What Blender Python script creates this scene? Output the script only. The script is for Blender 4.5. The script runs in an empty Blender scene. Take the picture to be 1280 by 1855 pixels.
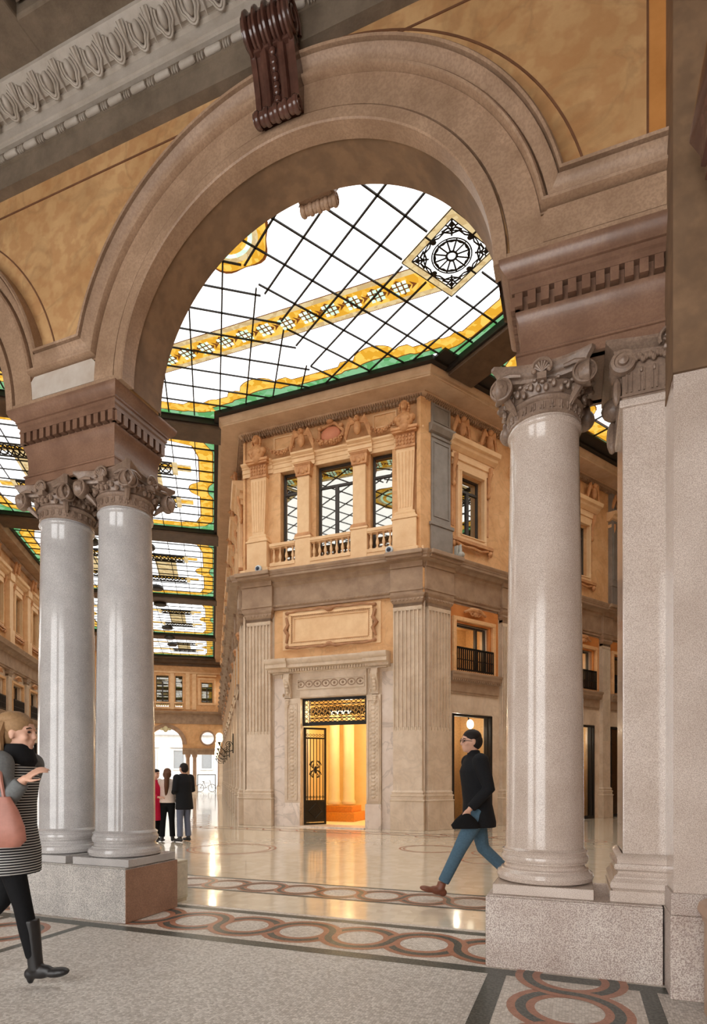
import bpy, math, random
from mathutils import Vector, Matrix
random.seed(7)
PI = math.pi
SC = bpy.context.scene
COL = SC.collection

# ------------------------------------------------------------------ camera
cam_d = bpy.data.cameras.new('camera'); cam = bpy.data.objects.new('camera', cam_d); COL.objects.link(cam)
cam.location = (0, 0, 1.3); cam.rotation_euler = (PI/2, 0, 0)
cam_d.sensor_fit = 'HORIZONTAL'; cam_d.sensor_width = 36.0
cam_d.lens = 36.0*1060/1280; cam_d.shift_y = 479.5/1280; cam_d.clip_end = 400; cam_d.clip_start = 0.05
SC.camera = cam
# ------------------------------------------------------------------ world, exposure, lights
W_ = bpy.data.worlds.new('overcast_sky'); SC.world = W_; W_.use_nodes = True
W_.node_tree.nodes['Background'].inputs[0].default_value = (1.0, 0.99, 0.975, 1)
W_.node_tree.nodes['Background'].inputs[1].default_value = 5.6
SC.view_settings.view_transform = 'Standard'; SC.view_settings.look = 'None'
SC.view_settings.exposure = 0.0; SC.view_settings.gamma = 1.0; SC.view_settings.use_curve_mapping = False
GLASS = 2.7          # brightness of the daylight behind the glass roof

# ------------------------------------------------------------------ plan directions
U = Vector((.9348, -.3552)); V = Vector((.3552, .9348))
G = Vector((-.2339, .9723)); GR = Vector((.9723, .2339))
WD = Vector((.8130, .5823)); WN = Vector((-.5823, .8130))
def uv(u, v): return U*u + V*v
class Frame:
    def __init__(s, o, ax): s.o = Vector(o); s.ax = Vector(ax).normalized(); s.ay = Vector((-s.ax.y, s.ax.x)); s.rot = math.atan2(s.ax.y, s.ax.x)
    def p(s, x, y, z=0.0):
        q = s.o + s.ax*x + s.ay*y; return Vector((q.x, q.y, z))
FA = Frame((0, 0), U)                       # arcade frame: x=u, y=v
FF = Frame(uv(-5.93, 13.7), U)              # entrance facade
FRT = Frame(uv(-3.40, 13.7), WD)            # right wing wall
CL = uv(-8.46, 13.7)
FL = Frame(CL, -G)                          # left side wall of the central block: x negative going away
FW = Frame(GR*(-8.1), G)                    # west wall of the left arm
FE = Frame(G*49.0, GR)                      # end wall

# ------------------------------------------------------------------ colour + materials
def lin(r, g, b):
    f = lambda c: (c/12.92 if c <= .04045 else ((c+.055)/1.055)**2.4)
    return (f(r/255), f(g/255), f(b/255), 1)
MATS = {}
def nodes_of(name):
    m = bpy.data.materials.new(name); m.use_nodes = True
    nt = m.node_tree; b = nt.nodes['Principled BSDF']; return m, nt, b
def stone(name, c1, c2, scale=3.0, rough=.6, bump=.15, speck=None, speck_scale=120, speck_amt=.5, spec=.5, fine=40, coat=0.0, veins=0.0):
    if name in MATS: return MATS[name]
    m, nt, b = nodes_of(name); N = nt.nodes.new; L = nt.links.new
    tc = N('ShaderNodeTexCoord'); n1 = N('ShaderNodeTexNoise'); n1.inputs['Scale'].default_value = scale; n1.inputs['Detail'].default_value = 8; n1.inputs['Roughness'].default_value = .62
    L(tc.outputs['Object'], n1.inputs['Vector'])
    r = N('ShaderNodeValToRGB'); r.color_ramp.elements[0].position = .32; r.color_ramp.elements[1].position = .68
    r.color_ramp.elements[0].color = c1; r.color_ramp.elements[1].color = c2
    L(n1.outputs['Fac'], r.inputs['Fac']); out = r.outputs['Color']
    n2 = N('ShaderNodeTexNoise'); n2.inputs['Scale'].default_value = fine; n2.inputs['Detail'].default_value = 5
    L(tc.outputs['Object'], n2.inputs['Vector'])
    if speck:
        vo = N('ShaderNodeTexNoise'); vo.inputs['Scale'].default_value = speck_scale; vo.inputs['Detail'].default_value = 2
        L(tc.outputs['Object'], vo.inputs['Vector'])
        rr = N('ShaderNodeValToRGB'); rr.color_ramp.elements[0].position = .42; rr.color_ramp.elements[1].position = .56
        rr.color_ramp.elements[0].color = (speck_amt,)*3+(1,); rr.color_ramp.elements[1].color = (0, 0, 0, 1)
        L(vo.outputs['Fac'], rr.inputs['Fac'])
        mx = N('ShaderNodeMix'); mx.data_type = 'RGBA'; L(rr.outputs['Color'], mx.inputs['Factor']); L(out, mx.inputs['A']); mx.inputs['B'].default_value = speck
        out = mx.outputs['Result']
    if veins:
        nv = N('ShaderNodeTexNoise'); nv.inputs['Scale'].default_value = scale*.7; nv.inputs['Detail'].default_value = 10; nv.inputs['Distortion'].default_value = 1.5
        L(tc.outputs['Object'], nv.inputs['Vector'])
        rv = N('ShaderNodeValToRGB'); rv.color_ramp.elements[0].position = .46; rv.color_ramp.elements[1].position = .5
        rv.color_ramp.elements[0].color = (0, 0, 0, 1); rv.color_ramp.elements[1].color = (veins,)*3+(1,)
        e = rv.color_ramp.elements.new(.54); e.color = (0, 0, 0, 1)
        L(nv.outputs['Fac'], rv.inputs['Fac'])
        mx = N('ShaderNodeMix'); mx.data_type = 'RGBA'; L(rv.outputs['Color'], mx.inputs['Factor']); L(out, mx.inputs['A']); mx.inputs['B'].default_value = tuple(x*.45 for x in c1[:3])+(1,)
        out = mx.outputs['Result']
    L(out, b.inputs['Base Color'])
    b.inputs['Roughness'].default_value = rough; b.inputs['Specular IOR Level'].default_value = spec
    if coat: b.inputs['Coat Weight'].default_value = coat; b.inputs['Coat Roughness'].default_value = .06
    if bump:
        bp = N('ShaderNodeBump'); bp.inputs['Strength'].default_value = bump; bp.inputs['Distance'].default_value = .01
        L(n2.outputs['Fac'], bp.inputs['Height']); L(bp.outputs['Normal'], b.inputs['Normal'])
    MATS[name] = m; return m
def plain(name, c, rough=.5, metal=0, spec=.5, var=.12, scale=20):
    if name in MATS: return MATS[name]
    m, nt, b = nodes_of(name); N = nt.nodes.new; L = nt.links.new
    tc = N('ShaderNodeTexCoord'); n = N('ShaderNodeTexNoise'); n.inputs['Scale'].default_value = scale; n.inputs['Detail'].default_value = 4
    L(tc.outputs['Object'], n.inputs['Vector'])
    r = N('ShaderNodeValToRGB'); r.color_ramp.elements[0].position = .3; r.color_ramp.elements[1].position = .7
    r.color_ramp.elements[0].color = tuple(x*(1-var) for x in c[:3])+(1,); r.color_ramp.elements[1].color = tuple(min(1, x*(1+var)) for x in c[:3])+(1,)
    L(n.outputs['Fac'], r.inputs['Fac']); L(r.outputs['Color'], b.inputs['Base Color'])
    b.inputs['Roughness'].default_value = rough; b.inputs['Metallic'].default_value = metal; b.inputs['Specular IOR Level'].default_value = spec
    MATS[name] = m; return m
def emis(name, c, s, var=.08, scale=3.0, c2=None, vor=0):
    if name in MATS: return MATS[name]
    m = bpy.data.materials.new(name); m.use_nodes = True; nt = m.node_tree
    for n in list(nt.nodes): nt.nodes.remove(n)
    N = nt.nodes.new; L = nt.links.new
    o = N('ShaderNodeOutputMaterial'); e = N('ShaderNodeEmission'); tc = N('ShaderNodeTexCoord')
    if vor:
        n = N('ShaderNodeTexVoronoi'); n.inputs['Scale'].default_value = vor; f = n.outputs['Color']
        sp = N('ShaderNodeSeparateColor'); L(f, sp.inputs[0]); f = sp.outputs[0]
    else:
        n = N('ShaderNodeTexNoise'); n.inputs['Scale'].default_value = scale; n.inputs['Detail'].default_value = 3; f = n.outputs['Fac']
    L(tc.outputs['Object'], n.inputs['Vector'])
    r = N('ShaderNodeValToRGB'); r.color_ramp.elements[0].position = .3; r.color_ramp.elements[1].position = .7
    c2 = c2 or tuple(x*(1-2*var) for x in c[:3])+(1,)
    r.color_ramp.elements[0].color = c2; r.color_ramp.elements[1].color = c
    L(f, r.inputs['Fac']); L(r.outputs['Color'], e.inputs['Color']); e.inputs['Strength'].default_value = s
    L(e.outputs[0], o.inputs[0]); MATS[name] = m; return m
def pane_mat(name, tint, fac=.35, rough=.02):
    if name in MATS: return MATS[name]
    m = bpy.data.materials.new(name); m.use_nodes = True; nt = m.node_tree
    for n in list(nt.nodes): nt.nodes.remove(n)
    N = nt.nodes.new; L = nt.links.new
    o = N('ShaderNodeOutputMaterial'); t = N('ShaderNodeBsdfTransparent'); g = N('ShaderNodeBsdfGlossy'); mx = N('ShaderNodeMixShader')
    t.inputs[0].default_value = tint; g.inputs['Roughness'].default_value = rough; g.inputs['Color'].default_value = (.95, .93, .85, 1)
    lw = N('ShaderNodeFresnel'); lw.inputs[0].default_value = 1.6
    ad = N('ShaderNodeMath'); ad.operation = 'ADD'; ad.use_clamp = True; L(lw.outputs[0], ad.inputs[0]); ad.inputs[1].default_value = fac
    L(ad.outputs[0], mx.inputs[0]); L(t.outputs[0], mx.inputs[1]); L(g.outputs[0], mx.inputs[2]); L(mx.outputs[0], o.inputs[0])
    MATS[name] = m; return m

gran_grey = stone('grey_granite', lin(178, 174, 172), lin(212, 208, 205), 2.2, .16, .0, lin(130, 126, 124), 240, .55, .5, coat=.4)
gran_pink = stone('pink_granite', lin(198, 182, 168), lin(224, 210, 198), 2.0, .2, .0, lin(144, 120, 108), 240, .55, .5, coat=.4)
gran_block = stone('plinth_granite', lin(186, 180, 174), lin(220, 214, 206), 3.5, .5, .12, lin(104, 100, 98), 150, .7)
gran_block_pink = stone('pink_plinth_granite', lin(194, 178, 166), lin(222, 212, 202), 3.0, .42, .1, lin(128, 102, 94), 150, .7)
gran_side = stone('brown_plinth_side', lin(158, 122, 100), lin(178, 140, 116), 6, .5, .08, lin(120, 92, 76), 90, .4)
cap_stone = stone('carved_capital_stone', lin(126, 104, 88), lin(160, 136, 118), 5, .38, .25, lin(110, 90, 78), 60, .4)
red_stone = stone('red_brown_marble', lin(112, 82, 64), lin(150, 116, 94), 2.6, .36, .1, lin(112, 78, 64), 60, .3, coat=.15)
arch_stone = stone('archivolt_stone', lin(150, 120, 94), lin(186, 154, 126), 2.5, .5, .15, lin(132, 100, 80), 60, .35)
pale_panel = stone('pale_spandrel_stone', lin(186, 170, 154), lin(206, 196, 184), 5, .45, .05)
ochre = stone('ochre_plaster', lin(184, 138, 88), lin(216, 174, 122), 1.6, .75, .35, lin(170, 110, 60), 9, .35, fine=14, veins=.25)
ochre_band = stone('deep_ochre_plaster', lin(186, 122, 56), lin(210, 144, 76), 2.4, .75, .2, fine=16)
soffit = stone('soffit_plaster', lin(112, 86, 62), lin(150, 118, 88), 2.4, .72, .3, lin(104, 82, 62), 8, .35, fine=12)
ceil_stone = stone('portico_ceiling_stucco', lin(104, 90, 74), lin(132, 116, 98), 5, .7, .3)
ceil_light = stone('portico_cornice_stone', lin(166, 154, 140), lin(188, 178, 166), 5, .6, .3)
dark_marble = stone('dark_brown_marble', lin(74, 46, 38), lin(104, 70, 58), 5, .22, .1, coat=.4)
terra = stone('orange_terracotta_plaster', lin(206, 156, 104), lin(228, 184, 134), 2.5, .65, .2, veins=.2)
terra_light = stone('pale_orange_stone', lin(220, 180, 134), lin(236, 202, 158), 3, .6, .2)
trav = stone('travertine', lin(198, 176, 150), lin(222, 204, 182), 2.2, .38, .12, veins=.15)
trav_dark = stone('weathered_travertine', lin(140, 114, 92), lin(172, 146, 120), 3, .5, .2)
marble = stone('pale_marble', lin(206, 188, 172), lin(228, 214, 202), 1.8, .25, .03, veins=.4)
grey_panel = stone('grey_metal_panel', lin(120, 112, 104), lin(140, 132, 124), 4, .35, .05)
black_iron = plain('black_iron', lin(24, 22, 20), .45, .3)
bronze = plain('bronze_green', lin(56, 50, 40), .4, .7)
win_frame = plain('dark_window_frame', lin(52, 46, 42), .5)
black = plain('black_roof_edge', lin(30, 24, 20), .6)
beam_brown = stone('brown_roof_beam', lin(70, 54, 42), lin(98, 78, 60), 3, .5, .1)
lead = plain('lead_glazing_bar', lin(22, 20, 18), .6)
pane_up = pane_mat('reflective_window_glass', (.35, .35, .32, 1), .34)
pane_lo = pane_mat('clear_window_glass', (.8, .8, .76, 1), .02)
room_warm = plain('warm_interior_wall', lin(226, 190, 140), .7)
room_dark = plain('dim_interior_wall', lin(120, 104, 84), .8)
gold_in = stone('golden_interior_plaster', lin(240, 214, 158), lin(248, 226, 176), 1.5, .6, .02)
inlay_dark = stone('green_black_marble_inlay', lin(48, 52, 48), lin(72, 76, 70), 20, .35, .05, lin(110, 112, 106), 60, .5)
inlay_red = stone('terracotta_inlay', lin(158, 104, 80), lin(180, 128, 104), 14, .35, .05, lin(130, 84, 64), 80, .4)

def floor_mat(name, c1, c2, cell, rough, bump, joint=.75, coat=0):
    m, nt, b = nodes_of(name); N = nt.nodes.new; L = nt.links.new
    tc = N('ShaderNodeTexCoord'); v = N('ShaderNodeTexVoronoi'); v.inputs['Scale'].default_value = cell; v.inputs['Randomness'].default_value = .45
    L(tc.outputs['Object'], v.inputs['Vector'])
    sp = N('ShaderNodeSeparateColor'); L(v.outputs['Color'], sp.inputs[0])
    r = N('ShaderNodeValToRGB'); r.color_ramp.elements[0].color = c1; r.color_ramp.elements[1].color = c2
    L(sp.outputs[0], r.inputs['Fac'])
    n1 = N('ShaderNodeTexNoise'); n1.inputs['Scale'].default_value = 1.3; n1.inputs['Detail'].default_value = 4; L(tc.outputs['Object'], n1.inputs['Vector'])
    mr = N('ShaderNodeMapRange'); mr.inputs[3].default_value = .86; mr.inputs[4].default_value = 1.1; L(n1.outputs['Fac'], mr.inputs[0])
    v2 = N('ShaderNodeTexVoronoi'); v2.feature = 'DISTANCE_TO_EDGE'; v2.inputs['Scale'].default_value = cell; v2.inputs['Randomness'].default_value = .45
    L(tc.outputs['Object'], v2.inputs['Vector'])
    m2 = N('ShaderNodeMapRange'); m2.inputs[1].default_value = 0; m2.inputs[2].default_value = .12; m2.inputs[3].default_value = joint; m2.inputs[4].default_value = 1; L(v2.outputs['Distance'], m2.inputs[0])
    mu = N('ShaderNodeMath'); mu.operation = 'MULTIPLY'; L(mr.outputs[0], mu.inputs[0]); L(m2.outputs[0], mu.inputs[1])
    mx = N('ShaderNodeVectorMath'); mx.operation = 'SCALE'; L(r.outputs['Color'], mx.inputs[0]); L(mu.outputs[0], mx.inputs['Scale'])
    L(mx.outputs[0], b.inputs['Base Color']); b.inputs['Roughness'].default_value = rough
    if coat: b.inputs['Coat Weight'].default_value = coat; b.inputs['Coat Roughness'].default_value = .05
    if bump:
        bp = N('ShaderNodeBump'); bp.inputs['Strength'].default_value = bump; bp.inputs['Distance'].default_value = .004
        L(m2.outputs[0], bp.inputs['Height']); L(bp.outputs['Normal'], b.inputs['Normal'])
    return m
mosaic = floor_mat('grey_white_mosaic', lin(178, 170, 160), lin(222, 216, 208), 62, .5, .35, .6)
mosaic_fine = floor_mat('white_fine_mosaic', lin(188, 178, 166), lin(222, 214, 204), 60, .42, .2, .7)
polished = floor_mat('polished_cream_floor', lin(214, 202, 180), lin(228, 216, 196), 9, .14, .0, .985, .5)

# ------------------------------------------------------------------ mesh builder
class MB:
    def __init__(s): s.v = []; s.f = []
    def add(s, vs, fs):
        o = len(s.v); s.v += [tuple(v) for v in vs]; s.f += [tuple(i+o for i in f) for f in fs]; return s
    def box(s, x0, x1, y0, y1, z0, z1):
        return s.add([(x0,y0,z0),(x1,y0,z0),(x1,y1,z0),(x0,y1,z0),(x0,y0,z1),(x1,y0,z1),(x1,y1,z1),(x0,y1,z1)],
                     [(0,3,2,1),(4,5,6,7),(0,1,5,4),(1,2,6,5),(2,3,7,6),(3,0,4,7)])
    def prism_y(s, poly, y0, y1):      # poly in (x,z), extruded along y
        n = len(poly); a = sum(poly[i][0]*poly[(i+1)%n][1]-poly[(i+1)%n][0]*poly[i][1] for i in range(n))
        if a < 0: poly = poly[::-1]
        vs = [(x, y0, z) for x, z in poly]+[(x, y1, z) for x, z in poly]
        fs = [tuple(range(n)), tuple(range(2*n-1, n-1, -1))]+[(i, i+n, (i+1)%n+n, (i+1)%n) for i in range(n)]
        return s.add(vs, fs)
    def prism_x(s, poly, x0, x1):      # poly in (y,z)
        n = len(poly); a = sum(poly[i][0]*poly[(i+1)%n][1]-poly[(i+1)%n][0]*poly[i][1] for i in range(n))
        if a < 0: poly = poly[::-1]
        vs = [(x1, y, z) for y, z in poly]+[(x0, y, z) for y, z in poly]
        fs = [tuple(range(n)), tuple(range(2*n-1, n-1, -1))]+[(i, i+n, (i+1)%n+n, (i+1)%n) for i in range(n)]
        return s.add(vs, fs)
    def prism_z(s, poly, z0, z1):
        n = len(poly); a = sum(poly[i][0]*poly[(i+1)%n][1]-poly[(i+1)%n][0]*poly[i][1] for i in range(n))
        if a < 0: poly = poly[::-1]
        vs = [(x, y, z1) for x, y in poly]+[(x, y, z0) for x, y in poly]
        fs = [tuple(range(n)), tuple(range(2*n-1, n-1, -1))]+[(i, i+n, (i+1)%n+n, (i+1)%n) for i in range(n)]
        return s.add(vs, fs)
    def lathe(s, prof, cx=0, cy=0, seg=32, a0=0, a1=2*PI):
        full = abs(a1-a0-2*PI) < 1e-6; n = seg if full else seg+1
        vs = []
        for r, z in prof:
            for i in range(n):
                a = a0+(a1-a0)*i/seg; vs.append((cx+r*math.cos(a), cy+r*math.sin(a), z))
        fs = []
        for j in range(len(prof)-1):
            for i in range(seg):
                k = (i+1) % n if full else i+1
                fs.append((j*n+i, j*n+k, (j+1)*n+k, (j+1)*n+i))
        if full:
            if prof[0][0] > 1e-5: fs.append(tuple(range(n-1, -1, -1)))
            if prof[-1][0] > 1e-5: fs.append(tuple(range((len(prof)-1)*n, len(prof)*n)))
        return s.add(vs, fs)
    def ell(s, c, r, seg=12, rings=8, M=None):
        vs = []; fs = []
        for j in range(rings+1):
            t = PI*j/rings
            for i in range(seg):
                a = 2*PI*i/seg; p = Vector((r[0]*math.sin(t)*math.cos(a), r[1]*math.sin(t)*math.sin(a), r[2]*math.cos(t)))
                if M is not None: p = M @ p
                vs.append(Vector(c)+p)
        for j in range(rings):
            for i in range(seg):
                k = (i+1) % seg; fs.append((j*seg+i, (j+1)*seg+i, (j+1)*seg+k, j*seg+k))
        return s.add(vs, fs)
    def tube(s, pts, r, seg=8, closed=False, flat=1.0):
        pts = [Vector(p) for p in pts]; n = len(pts); rs = r if isinstance(r, (list, tuple)) else [r]*n
        vs = []; fs = []; prev = None
        for i, p in enumerate(pts):
            if closed: t = pts[(i+1) % n]-pts[i-1]
            else: t = pts[min(i+1, n-1)]-pts[max(i-1, 0)]
            t = t.normalized() if t.length > 1e-9 else Vector((0, 0, 1))
            if prev is None:
                up = Vector((0, 0, 1)) if abs(t.z) < .9 else Vector((0, 1, 0))
                a = t.cross(up).normalized()
            else:
                a = prev-t*prev.dot(t); a = a.normalized() if a.length > 1e-6 else prev
            prev = a; b = t.cross(a)
            for k in range(seg):
                q = 2*PI*k/seg; vs.append(p+a*(rs[i]*math.cos(q))+b*(rs[i]*flat*math.sin(q)))
        m = n if closed else n-1
        for i in range(m):
            j = (i+1) % n
            for k in range(seg):
                l = (k+1) % seg; fs.append((i*seg+k, i*seg+l, j*seg+l, j*seg+k))
        if not closed:
            fs.append(tuple(range(seg-1, -1, -1))); fs.append(tuple(range((n-1)*seg, n*seg)))
        return s.add(vs, fs)
    def loft(s, rings, cap=True):
        n = len(rings[0]); vs = [p for r in rings for p in r]; fs = []
        for j in range(len(rings)-1):
            for i in range(n):
                k = (i+1) % n; fs.append((j*n+i, j*n+k, (j+1)*n+k, (j+1)*n+i))
        if cap: fs.append(tuple(range(n-1, -1, -1))); fs.append(tuple(range((len(rings)-1)*n, len(rings)*n)))
        return s.add(vs, fs)
    def build(s, name, mat, parent=None, smooth=False, bevel=0, fr=None, loc=None, sub=0):
        me = bpy.data.meshes.new(name); me.from_pydata(s.v, [], s.f); me.update()
        if smooth:
            for p in me.polygons: p.use_smooth = True
            if smooth != 'full':
                me.set_sharp_from_angle(angle=math.radians(38))
        me.materials.append(mat)
        o = bpy.data.objects.new(name, me); COL.objects.link(o)
        if parent: o.parent = parent
        if fr is not None:
            o.location = fr.p(*(loc or (0, 0, 0))); o.rotation_euler = (0, 0, fr.rot)
        elif loc is not None: o.location = loc
        if bevel:
            md = o.modifiers.new('bevel', 'BEVEL'); md.width = bevel; md.segments = 2; md.limit_method = 'ANGLE'; md.angle_limit = .6
        if sub:
            md = o.modifiers.new('sub', 'SUBSURF'); md.levels = sub; md.render_levels = sub
        return o
def tag(o, label, cat, group=None, kind=None):
    o['label'] = label; o['category'] = cat
    if group: o['group'] = group
    if kind: o['kind'] = kind
    return o
def thing(name, label, cat, fr, x=0, y=0, z=0, group=None, rz=0):
    o = bpy.data.objects.new(name, None); COL.objects.link(o); o.empty_display_size = .1
    o.location = fr.p(x, y, z); o.rotation_euler = (0, 0, fr.rot+rz)
    return tag(o, label, cat, group)
def struct(name, mb, mat, **k):
    o = mb.build(name, mat, **k); o['kind'] = 'structure'; return o
def copy_tree(o, parent=None):
    c = o.copy(); COL.objects.link(c)
    if parent: c.parent = parent
    for ch in list(o.children): copy_tree(ch, c)
    return c
def dup(root, fr, x, y, z, label, rz=0):
    c = copy_tree(root); c.location = fr.p(x, y, z); c.rotation_euler = (0, 0, fr.rot+rz); c['label'] = label; return c
def miter_path(path, d, closed):
    n = len(path); out = []
    for i in range(n):
        if closed or 0 < i < n-1:
            a = (path[i]-path[i-1]).normalized(); b = (path[(i+1) % n]-path[i]).normalized()
        elif i == 0: a = b = (path[1]-path[0]).normalized()
        else: a = b = (path[-1]-path[-2]).normalized()
        na = Vector((a.y, -a.x)); nb = Vector((b.y, -b.x)); m = (na+nb); m = m/(m.dot(na)) if m.length > 1e-6 else na
        out.append(path[i]+m*d)
    return out
def molding(mb, path, prof, closed=False):
    """sweep profile (out, z) along a plan path; outward is the right-hand side of the path"""
    path = [Vector(p) for p in path]; n = len(path); m = len(prof)
    cols = [miter_path(path, d, closed) for d, z in prof]
    vs = []
    for i in range(n):
        for j in range(m): vs.append((cols[j][i].x, cols[j][i].y, prof[j][1]))
    fs = []
    for i in range(n if closed else n-1):
        k = (i+1) % n
        for j in range(m-1): fs.append((i*m+j, k*m+j, k*m+j+1, i*m+j+1))
    if not closed:
        fs.append(tuple(range(m-1, -1, -1))); fs.append(tuple((n-1)*m+j for j in range(m)))
    return mb.add(vs, fs)
def wall_holes(mb, x0, x1, z0, z1, holes, depth=.25, y=0.0):
    """front skin with rectangular holes and their reveals"""
    xs = sorted({x0, x1, *[h[0] for h in holes], *[h[1] for h in holes]}); zs = sorted({z0, z1, *[h[2] for h in holes], *[h[3] for h in holes]})
    for i in range(len(xs)-1):
        for j in range(len(zs)-1):
            cx = (xs[i]+xs[i+1])/2; cz = (zs[j]+zs[j+1])/2
            if any(h[0] < cx < h[1] and h[2] < cz < h[3] for h in holes): continue
            mb.add([(xs[i],y,zs[j]),(xs[i+1],y,zs[j]),(xs[i+1],y,zs[j+1]),(xs[i],y,zs[j+1])], [(0,1,2,3)])
    for a, b, c, d in holes:
        Y = y+depth
        mb.add([(a,y,c),(b,y,c),(b,y,d),(a,y,d),(a,Y,c),(b,Y,c),(b,Y,d),(a,Y,d)], [(0,3,7,4),(1,5,6,2),(0,4,5,1),(3,2,6,7)])
    return mb
def dentils(mb, x0, x1, y0, y1, z0, z1, pitch, w):
    n = max(1, int(round((x1-x0)/pitch)))
    p = (x1-x0)/n
    for i in range(n):
        c = x0+p*(i+.5); mb.box(c-w/2, c+w/2, y0, y1, z0, z1)
    return mb
def spiral(r0, r1, turns, n=28):
    return [((r0+(r1-r0)*i/(n-1))*math.cos(2*PI*turns*i/(n-1)), (r0+(r1-r0)*i/(n-1))*math.sin(2*PI*turns*i/(n-1))) for i in range(n)]

# ================================================================== SETTING: floors
def arc_pts(c, r, a0, a1, n): return [(c[0]+r*math.cos(a0+(a1-a0)*i/n), c[1]+r*math.sin(a0+(a1-a0)*i/n)) for i in range(n+1)]
mb = MB()
mb.box(-14, 6, -3.2, 5.0, -.1, 0)
struct('floor', mb, mosaic, fr=FA)
mb = MB(); mb.box(-60, 40, 5.0, 75, -.1, 0)
struct('floor.001', mb, polished, fr=FA)
def flat_poly(mb, pts, z): mb.add([(x, y, z) for x, y in pts], [tuple(range(len(pts)))])
def ribbon2d(mb, pts, wL, wR, z):
    n = len(pts); vs = []
    for i in range(n):
        a = Vector(pts[max(i-1, 0)]); b = Vector(pts[min(i+1, n-1)]); t = (b-a).normalized(); nn = Vector((-t.y, t.x)); p = Vector(pts[i])
        vs += [(p+nn*wL).to_3d(), (p+nn*wR).to_3d()]
    vs = [(v.x, v.y, z) for v in vs]
    mb.add(vs, [(2*i+1, 2*i+3, 2*i+2, 2*i) for i in range(n-1)])
def guilloche(c0, n, pitch, width, along, parent_name, dark=True):
    """twisted two-strand band of circles; along='u' or 'v'"""
    red = MB(); grn = MB()
    def T(p): return (c0[0]+p[0], c0[1]+p[1]) if along == 'u' else (c0[0]+p[1], c0[1]+p[0])
    flip = 1 if along == 'u' else -1
    R = pitch/2
    for st, z in ((0, .0012), (1, .0024)):
        pts = []
        for k in range(n):
            sg = 1 if (k+st) % 2 == 0 else -1
            for i in range(17 if k == n-1 else 16):
                a = PI-PI*i/16; pts.append(T(((k+.5)*pitch+R*math.cos(a), sg*R*math.sin(a))))
        w = width/2
        ribbon2d(red, pts, w*flip, -w*flip, z); g = w*.38
        ribbon2d(grn, pts, g*flip, -g*flip, z+.0006)
    o = struct(parent_name, red, inlay_red, fr=FA); q = grn.build('green_strand', inlay_dark, o)
    return o
def strip(u0, u1, v0, v1, z=.001):
    return MB().add([(u0,v0,z),(u1,v0,z),(u1,v1,z),(u0,v1,z)], [(0,1,2,3)])
tn = [0]
def trim(mb, mat, fr=FA):
    tn[0] += 1; return struct('trim_%d' % tn[0], mb, mat, fr=fr)
def gname(): tn[0] += 1; return 'trim_%d' % tn[0]
# field of fine mosaic under the bands
trim(strip(-14, 3, 4.0, 5.0, .0005), mosaic_fine)
trim(strip(-4.95, -3.98, -2.5, 4.0, .0005), mosaic_fine); trim(strip(-.5, .42, -2.5, 4.0, .0005), mosaic_fine)
m = strip(-14, 3, 3.93, 4.05, .001); m.add(strip(-14, 3, 4.83, 4.93).v, [(0,1,2,3)]); trim(m, inlay_dark)
guilloche((-3.99+.525*-16, 4.44), 26, .525, .155, 'u', gname())
m = strip(-14, 3, 5.72, 5.78); m.add(strip(-14, 3, 6.42, 6.48).v, [(0,1,2,3)]); trim(m, inlay_dark)
guilloche((-3.94+.49*-14-.245, 6.07), 24, .49, .12, 'u', gname())
trim(strip(-14, 3, 5.78, 6.42, .0004), mosaic_fine)
m = strip(-.545, -.425, -2.5, 3.93); m.add(strip(.36, .455, -2.5, 3.93).v, [(0,1,2,3)]); trim(m, inlay_dark)
guilloche((-.035, 3.47-.2625-.525*7), 9, .525, .155, 'v', gname())
m = strip(-4.05, -3.97, -2.5, 3.93); m.add(strip(-4.97, -4.89, -2.5, 3.93).v, [(0,1,2,3)]); trim(m, inlay_dark)
guilloche((-4.47, 3.55-.2625-.525*6), 7, .525, .155, 'v', gname())
# thin inlaid circles on the polished floor
def ring(mb, c, r, w, z=.0012, n=48):
    vs = []
    for i in range(n):
        a = 2*PI*i/n
        vs += [(c[0]+(r-w/2)*math.cos(a), c[1]+(r-w/2)*math.sin(a), z), (c[0]+(r+w/2)*math.cos(a), c[1]+(r+w/2)*math.sin(a), z)]
    mb.add(vs, [(2*i, 2*i+1, (2*i+3) % (2*n), (2*i+2) % (2*n)) for i in range(n)])
m = MB()
for c, r in (((-5.8, 9.1), .78), ((-5.8, 9.1), .68), ((-2.45, 10.35), .55), ((-9.15, 10.35), .55), ((-2.45, 10.35), .48)): ring(m, c, r, .035)
trim(m, inlay_red)
m = MB()
for i in range(22):
    c = (-9.3+i*.46, 12.75); ring(m, c, .21, .035); 
for i in range(8):
    for (d, s) in ((1.2, .25),):
        q = Vector((-3.0, 12.4))+Vector((.553, .833))*(i*.75); ring(m, (q.x, q.y), .26, .035)
        q = Vector((-8.9, 12.4))+Vector((-.564, .826))*(i*.75); ring(m, (q.x, q.y), .26, .035)
for a in range(5): ring(m, (-1.3, 9.2+a*.9), .36, .035)
trim(m, inlay_red)
m = MB()
m.add(strip(-9.6, -2.2, 13.02, 13.06).v, [(0,1,2,3)]); m.add(strip(-9.6, -2.2, 12.46, 12.5).v, [(0,1,2,3)])
trim(m, inlay_dark)

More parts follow.
